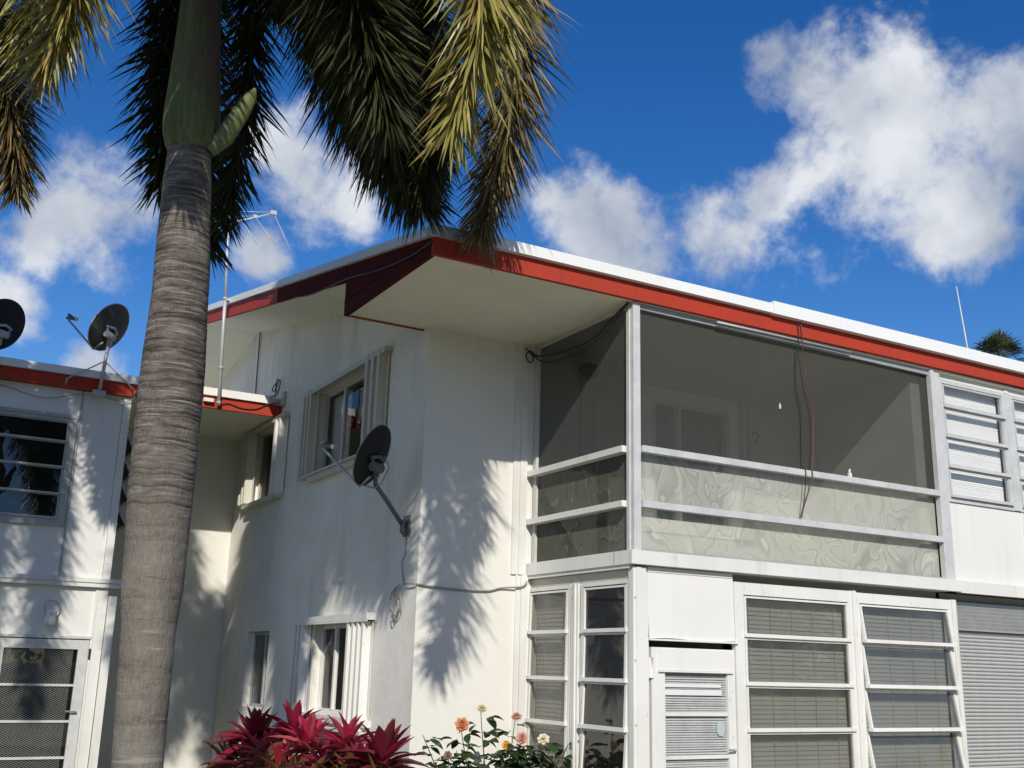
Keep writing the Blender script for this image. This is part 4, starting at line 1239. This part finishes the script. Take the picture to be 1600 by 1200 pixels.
def palm_trunk(parent, axis, name='trunk', seed=0, ring=.055):
    """axis: list of (x, y, z, radius) from the ground up"""
    rr = random.Random(seed)
    q = MB()
    z0, z1 = axis[0][2], axis[-1][2]
    zs = []
    z = z0
    while z < z1:
        zs.append((z, 1.0)); h = ring * rr.uniform(.35, 1.5)
        h *= .75 if z > 2.5 else 2.2
        zs.append((z + h * .55, 1.0)); zs.append((z + h * .8, 1.0 + .007 * rr.uniform(.1, 1.6))); zs.append((z + h * .97, 1.0 - .007 * rr.uniform(.1, 2.2)))
        z += h
    n = 36
    vs = []; fs = []
    for (z, k) in zs:
        z = min(z, z1)
        for i in range(len(axis) - 1):
            if axis[i][2] <= z <= axis[i + 1][2]: break
        a, b = axis[i], axis[i + 1]
        t = (z - a[2]) / (b[2] - a[2])
        t2 = t * t * (3 - 2 * t)
        cx = a[0] + (b[0] - a[0]) * t; cy = a[1] + (b[1] - a[1]) * t; r_ = a[3] + (b[3] - a[3]) * t2
        for j in range(n):
            an = 2 * pi * j / n
            wob = 1 + .022 * mnoise.noise(Vector((cos(an) * 1.6, sin(an) * 1.6, z * 1.2 + seed))) + (.012 * mnoise.noise(Vector((cos(an) * 4, sin(an) * 4, z * 14))))
            kk = 1 + (k - 1) * (.5 + 1.0 * abs(mnoise.noise(Vector((cos(an) * 2, sin(an) * 2, z * 6)))) * 2)
            dz = .022 * mnoise.noise(Vector((cos(an) * 1.3, sin(an) * 1.3, z * 2.2 + 9)))
            vs.append((cx + r_ * kk * wob * cos(an), cy + r_ * kk * wob * sin(an), z + dz))
    m_ = len(zs)
    for i in range(m_ - 1):
        for j in range(n):
            j2 = (j + 1) % n
            fs.append((i * n + j, i * n + j2, (i + 1) * n + j2, (i + 1) * n + j))
    q.add(vs, fs, True)
    return q.build(name, 'trunk', parent)

def arch(K, az, reach, rise, drop, hook=.3):
    """a frond arching out of the crown: azimuth in the ground plane, with its rise and final height relative to K"""
    dx, dy = cos(az), sin(az)
    K = Vector(K)
    return [K, K + Vector((dx * reach * .28, dy * reach * .28, rise * .8)), K + Vector((dx * reach * .62, dy * reach * .62, rise)),
            K + Vector((dx * reach * .92, dy * reach * .92, rise * .35 + drop * .4)), K + Vector((dx * reach * (1 + hook * .1), dy * reach * (1 + hook * .1), drop))]

P1 = thing('palm_tree', (-4.30, -.7, 0), 'tall palm with ringed grey trunk and drooping bushy fronds before the house', 'palm')
palm_trunk(P1, [(-4.31, -.7, -.05, .20), (-4.32, -.7, .5, .163), (-4.34, -.7, 1.0, .157), (-4.36, -.7, 1.77, .168), (-4.368, -.7, 2.17, .195), (-4.383, -.7, 2.9, .211),
                (-4.39, -.7, 3.46, .213), (-4.40, -.7, 4.15, .188), (-4.432, -.7, 4.87, .170), (-4.442, -.7, 5.2, .152)], seed=4)
# crownshaft
q = MB()
prof = [(5.17, .150), (5.22, .176), (5.30, .196), (5.42, .202), (5.6, .190), (5.88, .170), (6.15, .155), (6.42, .142), (6.7, .12), (6.95, .08), (7.05, .02)]
vs = []; fs = []; n = 32
for i, (z, r_) in enumerate(prof):
    for k in range(n):
        a = 2 * pi * k / n
        rw_ = r_ * (1 + .03 * mnoise.noise(Vector((cos(a) * 2, sin(a) * 2, z))) + (.02 if (a + z * .35) % 2.1 < .15 else 0))
        vs.append((-4.445 - .03 * (z - 5.2) + rw_ * cos(a), -.7 + rw_ * sin(a), z))
for i in range(len(prof) - 1):
    for k in range(n):
        k2 = (k + 1) % n
        fs.append((i * n + k, i * n + k2, (i + 1) * n + k2, (i + 1) * n + k))
q.add(vs, fs, True)
q.build('crownshaft', 'shaft', P1)
# a peeling leaf sheath stub
q = MB()
pth = [(-4.33, -.80, 5.17), (-4.24, -.84, 5.30), (-4.15, -.85, 5.50), (-4.08, -.85, 5.66), (-4.06, -.86, 5.73)]
wds = [.05, .075, .07, .05, .012]
vs = []; fs = []
for i, (p, w_) in enumerate(zip(pth, wds)):
    for k in range(7):
        a = pi * k / 6
        vs.append((p[0] + w_ * cos(a) * .8, p[1] - w_ * sin(a) * .55, p[2] - w_ * cos(a) * .5))
    for k in range(7):
        a = pi * k / 6
        vs.append((p[0] + w_ * cos(a) * .8, p[1] - w_ * sin(a) * .55 + .014, p[2] - w_ * cos(a) * .5))
for i in range(4):
    for k in range(13):
        fs.append((i * 14 + k, i * 14 + k + 1, (i + 1) * 14 + k + 1, (i + 1) * 14 + k))
q.add(vs, fs, True)
q.build('leaf_sheath', leafmat('pale_sheath', [(.17, .20, .07), (.13, .15, .05)], .5, .2), P1)

K = (-4.48, -.69, 6.93)
FR = [
    ([K, (-4.14, -1.95, 8.08), (-3.53, -2.76, 6.87), (-3.28, -2.92, 5.66), (-3.31, -2.66, 4.78)], 860, .56, .026, 'frond_yellow', .75),
    ([K, (-3.4, -1.19, 8.49), (-2.22, -1.14, 7.68), (-1.85, -.8, 6.46), (-1.87, -.33, 5.30)], 1200, .60, .022, 'frond_brown', .6),
    ([K, (-4.26, -0.95, 7.76), (-3.72, -0.9, 6.98), (-3.17, -0.73, 6.18), (-2.47, -0.41, 5.4)], 1200, .66, .026, 'frond', .7),
    ([K, (-3.9, -1.33, 7.94), (-3.18, -1.3, 6.89), (-2.72, -1.09, 6.1), (-2.60, -.70, 5.45)], 900, .58, .024, 'frond', .7),
    ([K, (-4.5, -.17, 8.6), (-4.22, .73, 7.93), (-3.99, 1.34, 6.77), (-3.70, 1.62, 5.35)], 1000, .55, .024, 'frond', .4),
    ([K, (-4.0, -1.12, 8.23), (-3.28, -.98, 7.59), (-2.81, -.74, 6.71), (-2.41, -.38, 5.62)], 900, .58, .024, 'frond', .7),
    ([K, (-4.23, -.31, 8.33), (-3.67, -.01, 7.89), (-3.15, .19, 7.04), (-2.58, .28, 6.0)], 1000, .66, .024, 'frond', .7),
    ([K, (-4.31, -0.35, 8.21), (-3.95, 0.15, 7.49), (-3.77, 0.55, 6.64), (-3.66, 1.3, 5.54)], 700, .45, .024, 'frond', .5),
    ([K, (-3.93, -1.93, 7.99), (-3.23, -2.53, 7.3), (-2.88, -2.5, 6.4), (-2.81, -2.25, 5.6)], 800, .50, .026, 'frond_yellow', .6),
    ([K, (-4.28, -1.44, 7.83), (-3.85, -1.7, 6.73), (-3.57, -1.74, 5.94), (-3.31, -1.69, 5.28)], 900, .6, .024, 'frond_shaded', .5),
    ([K, (-4.9, -1.5, 7.7), (-5.25, -2.4, 7.0), (-5.45, -2.75, 6.1)], 620, .5, .026, 'frond', .5),
    ([K, (-4.7, -1.2, 7.6), (-5.0, -1.9, 7.2), (-5.15, -2.3, 6.4)], 520, .5, .026, 'frond', .5),
    ([K, (-4.5, -1.6, 8.3), (-4.5, -2.7, 7.9), (-4.4, -3.3, 7.0)], 800, .62, .03, 'frond', .5),
    ([K, (-4.2, -1.6, 8.4), (-4.05, -2.5, 8.0), (-3.95, -3.1, 7.2)], 700, .55, .03, 'frond', .5),
    ([K, (-4.76, .11, 8.34), (-4.46, .89, 7.56), (-4.36, 1.29, 6.77), (-4.22, 1.60, 5.85)], 800, .55, .024, 'frond', .35),
]
for i, (c, n_, l_, w_, m_, g_) in enumerate(FR):
    frond(P1, c, n_, l_, w_, m_, 20 + i, g_)
# the rest of the crown, over the top of the picture and towards the sun
for i, (az, reach, rise, drop) in enumerate(((radians(-118), 2.3, 1.3, .55), (radians(-150), 2.3, 1.2, .2), (radians(178), 2.3, 1.2, -.1), (radians(140), 2.2, 1.2, -.3),
                                             (radians(-88), 2.2, 1.5, .7), (radians(-60), 1.9, 1.7, .9), (radians(60), 2.0, 1.6, .8), (radians(-130), 1.2, 2.0, 1.9), (radians(10), 1.2, 2.2, 1.9), (radians(30), 1.9, 1.5, 1.2), (radians(95), 1.8, 1.6, 1.3), (radians(-20), 2.0, 1.4, 1.1), (radians(-105), 2.0, 1.0, .5), (radians(75), 1.3, 1.9, 1.8), (radians(120), 1.9, 1.5, 1.0), (radians(-45), 1.6, 1.5, 1.3))):
    frond(P1, arch(K, az, reach, rise, drop), 620, .5, .026, 'frond', 50 + i, .5)
# flower stalks / dark underside of the crown head are hidden by the fronds

P2 = thing('palm_tree', (-6.75, 2.9, 0), 'palm mostly out of view whose yellowish fronds hang in at the left edge', 'palm')
palm_trunk(P2, [(-6.72, 2.9, -.05, .2), (-6.74, 2.9, 1.5, .17), (-6.76, 2.9, 3.5, .2), (-6.78, 2.9, 6.6, .15)], seed=12, ring=.09)
q = MB(); q.tube([(-6.78, 2.9, 6.58), (-6.78, 2.9, 6.75), (-6.78, 2.9, 7.6), (-6.79, 2.88, 8.55)], [.14, .18, .15, .05], 20); q.build('crownshaft', 'shaft', P2)
K2 = (-6.79, 2.88, 8.45)
FL = [
    ([K2, (-6.5, 1.6, 8.7), (-5.79, 0.26, 7.54), (-5.58, 0.18, 6.76), (-5.55, 0.35, 6.12)], 800, .55, .026, 'frond_yellow', .6),
    ([K2, (-6.4, 1.4, 8.7), (-5.48, -0.22, 7.21), (-5.33, -0.2, 6.51), (-5.43, 0.04, 5.86)], 900, .60, .026, 'frond_yellow', .8),
    ([K2, (-6.42, 2.77, 8.98), (-5.9, 2.77, 7.95), (-5.55, 2.83, 7.03), (-5.33, 3.0, 6.1)], 1000, .52, .024, 'frond_brown', .5),
    ([K2, (-6.66, 3.43, 8.04), (-6.13, 3.72, 6.89), (-5.78, 3.76, 6.04), (-5.50, 3.77, 5.42)], 560, .36, .022, 'frond', .5),
]
for i, (c, n_, l_, w_, m_, g_) in enumerate(FL):
    frond(P2, c, n_, l_, w_, m_, 80 + i, g_)
for i, c in enumerate(([K2, (-6.7, 2.3, 8.9), (-6.65, 1.85, 7.3), (-6.6, 1.75, 5.6)], [K2, (-7.2, 2.2, 8.7), (-7.3, 1.7, 7.2), (-7.3, 1.6, 5.3)], [K2, (-6.9, 1.9, 8.9), (-7.0, 1.2, 7.2), (-6.95, 1.1, 5.0)], [K2, (-6.9, 3.3, 8.8), (-6.9, 3.5, 7.2), (-6.85, 3.5, 5.6)])):
    frond(P2, c, 520, .5, .026, 'frond', 120 + i, .5)
for i, az in enumerate((-120, -160, 165, 125, 85, -60)):
    frond(P2, arch(K2, radians(az), 2.1, 1.0, -.3), 420, .5, .028, 'frond', 90 + i, .5)

# far fan palm and pole beyond the roof
P3 = thing('palm_tree', (17.1, 8.0, 0), 'small fan palm crown showing above the roof at the right', 'palm')
q = MB(); q.tube([(17.1, 8, 0), (17.1, 8, 4), (17.1, 8, 9.25)], [.16, .13, .12], 12); q.build('trunk', 'trunk', P3)
rr = random.Random(5)
q = MB()
for k in range(80):
    az = rr.uniform(0, 2 * pi); el = rr.uniform(-.7, 1.5)
    d0 = Vector((cos(az) * cos(el), sin(az) * cos(el), sin(el)))
    p = Vector((17.1, 8, 9.3)); l0 = rr.uniform(.28, .48)
    e = p + d0 * l0
    q.tube([tuple(p), tuple(e)], .008, 4)
    sd_ = d0.cross(Vector((0, 0, 1))).normalized() if abs(d0.z) < .95 else Vector((1, 0, 0))
    up_ = sd_.cross(d0).normalized()
    for j in range(11):
        an = (j - 5) * .22
        dd = (d0 * cos(an) + sd_ * sin(an) + up_ * rr.uniform(-.1, .12)).normalized()
        sw = dd.cross(up_).normalized() * .016
        tip = e + dd * rr.uniform(.36, .52) + Vector((0, 0, -.07))
        md = e + dd * .24
        q.add([tuple(e), tuple(md - sw), tuple(tip), tuple(md + sw)], [(0, 1, 2, 3)])
q.build('crown', 'fan', P3)
q = MB(); q.tube([(16.75, 8.3, 0), (16.55, 8.3, 6.0), (16.36, 8.3, 9.4), (16.12, 8.3, 11.15)], [.04, .03, .022, .012], 8)
single(q, 'pole', 'cream', (16.75, 8.3, 0), 'thin pale pole leaning beside the fan palm beyond the roof', 'pole')

# ================================================================== ti plants
def leaf_mesh(name, ln, wd, droop, fold, mat, seg=5):
    me = bpy.data.meshes.new(name)
    vs = []; fs = []
    for i in range(seg + 1):
        t = i / seg
        w_ = wd * (sin(pi * min(1, t * .92 + .08)) ** .8) * .5 if i < seg else 0.0006
        if i == 0: w_ = wd * .12
        y = ln * t; z = -droop * t * t * ln
        vs += [(-w_, y, z + fold * w_), (0, y, z), (w_, y, z + fold * w_)]
    for i in range(seg):
        b = i * 3
        fs += [(b, b + 1, b + 4, b + 3), (b + 1, b + 2, b + 5, b + 4)]
    me.from_pydata(vs, [], fs)
    me.polygons.foreach_set('use_smooth', [True] * len(fs))
    me.materials.append(M[mat])
    return me
TI = {k: [leaf_mesh('ti_leaf', .42, .115, d_, .5, 'ti_' + k) for d_ in (.1, .5, .95)] for k in ('pink', 'dark', 'old')}
def put_leaf(parent, me, pos, az, el, sc, roll=0., name='leaf'):
    o = bpy.data.objects.new(name, me)
    o.parent = parent
    d0 = Vector((cos(az) * cos(el), sin(az) * cos(el), sin(el)))
    qd = d0.to_track_quat('Y', 'Z')
    o.rotation_mode = 'QUATERNION'
    from mathutils import Quaternion
    o.rotation_quaternion = qd @ Quaternion((0, 1, 0), roll)
    o.location = Vector(pos) - ROOT[parent.name]
    o.scale = (sc, sc, sc)
    COL.objects.link(o)
    return o
def ti_plant(base, heads, label, seed):
    rr = random.Random(seed)
    t = thing('ti_plant', base, label, 'plant', 'red leaved ti plants at the side wall')
    for hx, hy, hz, top, n_, spread, s_ in heads:
        q = MB()
        bx_ = base[0] + (hx - base[0]) * .25; by_ = base[1] + (hy - base[1]) * .25
        q.tube([(base[0], base[1], 0), (bx_, by_, hz * .45), (hx, hy, hz)], [.02, .016, .011], 7); q.build('stem', 'ti_stem', t)
        n_ = int(n_ * 1.7)
        for i in range(n_):
            f_ = i / n_
            az = i * 2.4 + rr.uniform(-.3, .3)
            el = 1.35 - f_ * spread + rr.uniform(-.15, .15)
            kind = top if f_ < .62 else ('old' if rr.random() < .65 else 'dark')
            me = TI[kind][0 if f_ < .3 else (1 if f_ < .7 else 2)]
            put_leaf(t, me, (hx, hy, hz - .16 * f_ + .02), az, el, s_ * rr.uniform(.8, 1.1) * (.8 + .3 * min(1, f_ * 2)), rr.uniform(-.4, .4))
    return t
ti_plant((-2.0, 4.05, 0), [(-2.1, 4.15, .82, 'dark', 34, 2.0, 1.05), (-2.25, 3.8, .58, 'dark', 26, 2.1, 1.0), (-2.3, 4.4, .55, 'old', 20, 2.2, .95)], 'dark magenta ti plant rosette at the far left of the red plants', 1)
ti_plant((-1.9, 3.2, 0), [(-2.0, 3.2, .95, 'dark', 14, 1.2, 1.0), (-2.2, 3.3, .68, 'pink', 24, 2.0, .95), (-2.35, 2.95, .50, 'old', 22, 2.2, .95)], 'thin brownish ti plant standing up behind the magenta ones', 2)
ti_plant((-2.15, 2.4, 0), [(-2.1, 2.45, .88, 'pink', 24, 1.6, .9), (-2.3, 2.55, .60, 'pink', 22, 1.9, .95), (-2.35, 2.2, .52, 'old', 20, 2.2, .9)], 'bright pink ti plant in the middle below the curtained window', 3)
ti_plant((-2.05, 1.5, 0), [(-2.1, 1.45, .96, 'pink', 20, 1.2, .8), (-2.15, 1.75, .70, 'dark', 24, 2.0, 1.0), (-2.35, 1.6, .5, 'old', 22, 2.2, .95), (-2.05, 1.2, .72, 'dark', 20, 1.9, .95)], 'ti plant with pink upright tips beside the right shutter', 4)
ti_plant((-2.0, .8, 0), [(-2.0, .85, .86, 'dark', 26, 1.9, 1.0), (-2.2, 1.15, .62, 'old', 20, 2.0, 1.0), (-2.1, .75, .6, 'old', 18, 2.1, .95)], 'ti plant with narrow dark red leaves at the right end of the row', 5)

# ================================================================== rose bush
RB = thing('rose_bush', (-.75, 1.15, 0), 'green rose bush with orange, pink and cream blooms by the corner windows', 'rose bush')
def rose_leaf_mesh():
    me = bpy.data.meshes.new('rose_leaf')
    vs = []; fs = []
    prof = [(0, .006), (.02, .022), (.045, .026), (.065, .016), (.082, .0008)]
    for y, w_ in prof:
        vs += [(-w_, y, .3 * w_ - y * y * 3), (0, y, -y * y * 3), (w_, y, .3 * w_ - y * y * 3)]
    for i in range(4):
        b = i * 3
        fs += [(b, b + 1, b + 4, b + 3), (b + 1, b + 2, b + 5, b + 4)]
    me.from_pydata(vs, [], fs); me.materials.append(M['rose_leaf'])
    return me
RL = rose_leaf_mesh()
rr = random.Random(11)
nleaf = 0
def rose(pos, kind, size, face, seed):
    rq = random.Random(seed)
    t = Vector(face).normalized()
    a = t.cross(Vector((0, 0, 1))).normalized(); b = a.cross(t).normalized()
    c = Vector(pos)
    q = MB()
    for ringi, (n_, rad, tilt, sz) in enumerate(((4, .12, 1.35, .5), (5, .28, 1.0, .62), (6, .50, .62, .72), (7, .72, .2, .75))):
        for k in range(n_):
            an = 2 * pi * (k + ringi * .37) / n_ + rq.uniform(-.1, .1)
            out_ = a * cos(an) + b * sin(an)
            tan_ = b * cos(an) - a * sin(an)
            base_ = c + out_ * size * rad * .35 - t * size * .1 * ringi
            grow = (out_ * cos(tilt) + t * sin(tilt)).normalized()
            L_ = size * sz; W_ = size * sz * 1.05
            nrm_ = tan_.cross(grow)
            vs = []
            for i, (f_, w_) in enumerate(((0, .35), (.4, .9), (.75, 1.), (1., .6))):
                cc = base_ + grow * L_ * f_ + (out_ * f_ * f_ * .25 - t * .12 * f_ * f_ * (1 if tilt < .8 else -1)) * L_
                for j in (-1, 0, 1):
                    vs.append(tuple(cc + tan_ * W_ * w_ * .5 * j + out_ * (-abs(j)) * L_ * .18 * f_ + t * abs(j) * L_ * .1))
            q.add(vs, [(i * 3 + j, i * 3 + j + 1, i * 3 + j + 4, i * 3 + j + 3) for i in range(3) for j in range(2)], True)
    return q.build('rose_bloom', 'rose_' + kind, RB, label=kind + ' rose bloom')
def rstem(p0, p1, leaves, first=.3):
    global nleaf
    p0 = Vector(p0); p1 = Vector(p1)
    mid = p0.lerp(p1, .5) + Vector((rr.uniform(-.05, .05), rr.uniform(-.05, .05), 0))
    pts = [p0.lerp(mid, t).lerp(mid.lerp(p1, t), t) for t in [i / 8 for i in range(9)]]
    q = MB(); q.tube([tuple(p) for p in pts], [.008 - .0005 * i for i in range(9)], 5); q.build('stem', 'stem', RB)
    for i in range(leaves):
        t = first + (.93 - first) * i / max(1, leaves - 1)
        p = p0.lerp(mid, t).lerp(mid.lerp(p1, t), t)
        az = i * 2.3 + rr.uniform(-.5, .5)
        out_ = Vector((cos(az), sin(az), .25))
        for j, (dl, da) in enumerate(((.10, 0), (.055, .9), (.055, -.9))):
            if nleaf >= 290: return
            put_leaf(RB, RL, p + out_ * dl, az + da, rr.uniform(-.6, .35), rr.uniform(1.2, 1.8), rr.uniform(-.5, .5)); nleaf += 1
blooms = [((-1.155, 1.05, 1.15), 'orange', .075, (-.5, -1, .25)), ((-.928, 1.1, 1.29), 'cream', .055, (-.2, -.6, .6)), ((-.556, 1.1, 1.22), 'pink', .058, (-.4, -.6, .9)),
          ((-.536, 1.02, 1.03), 'pink', .068, (-.5, -1, .3)), ((-.666, 1.08, .965), 'yellow', .055, (-.4, -.8, .6)), ((-.254, 1.1, 1.02), 'white', .065, (-.5, -.7, .7)),
          ((.04, 1.0, 1.07), 'cream', .038, (-.3, -.5, 1)), ((-1.26, 1.1, .885), 'brown', .045, (-.3, -1, .4)), ((-.51, 1.1, .88), 'pink', .035, (-.5, -1, .4))]
for i, (p, k_, s_, fc) in enumerate(blooms):
    rose(p, k_, s_ * .82, fc, i)
    rstem((-.75 + (p[0] + .75) * .3 + rr.uniform(-.1, .1), 1.15, .2), (p[0], p[1] + .02, p[2] - s_ * .5), 6, .62)
for k in range(11):
    x_ = -1.5 + k * .155
    rstem((-.75 + (x_ + .75) * .35, 1.15, .2), (x_, 1.15 + rr.uniform(-.2, .2), rr.uniform(.80, .96) + (.1 if k == 0 else 0)), 4, .72)

# ------------------------------------------------------------------ unseen trees added behind the viewer to darken the panes and ambient light
rr = random.Random(33)
q = MB()
for k in range(30):
    cx = -34 + k * 2.4 + rr.uniform(-1, 1); cy = -25 + rr.uniform(-3, 3); hgt = rr.uniform(5.5, 8.5)
    q.tube([(cx, cy, 0), (cx + rr.uniform(-.3, .3), cy, hgt * .6)], [.2, .12], 7)
    for j in range(420):
        u_ = rr.gauss(0, 1); v_ = rr.gauss(0, 1)
        p = Vector((cx + u_ * 1.3, cy + v_ * 1.1, hgt * (.18 + .8 * rr.random() ** .8)))
        a = Vector((rr.uniform(-1, 1), rr.uniform(-1, 1), rr.uniform(-1, 1))).normalized() * rr.uniform(.25, .5)
        b = a.cross(Vector((rr.uniform(-1, 1), rr.uniform(-1, 1), rr.uniform(-1, 1)))).normalized() * rr.uniform(.15, .3)
        q.add([tuple(p - a), tuple(p + b), tuple(p + a), tuple(p - b)], [(0, 1, 2, 3)])
wl = q.build('added_trees', 'fan'); wl['kind'] = 'stuff'; wl['label'] = 'unseen leafy trees added across the lawn to dim pane reflections and low sky light'; wl['category'] = 'trees'
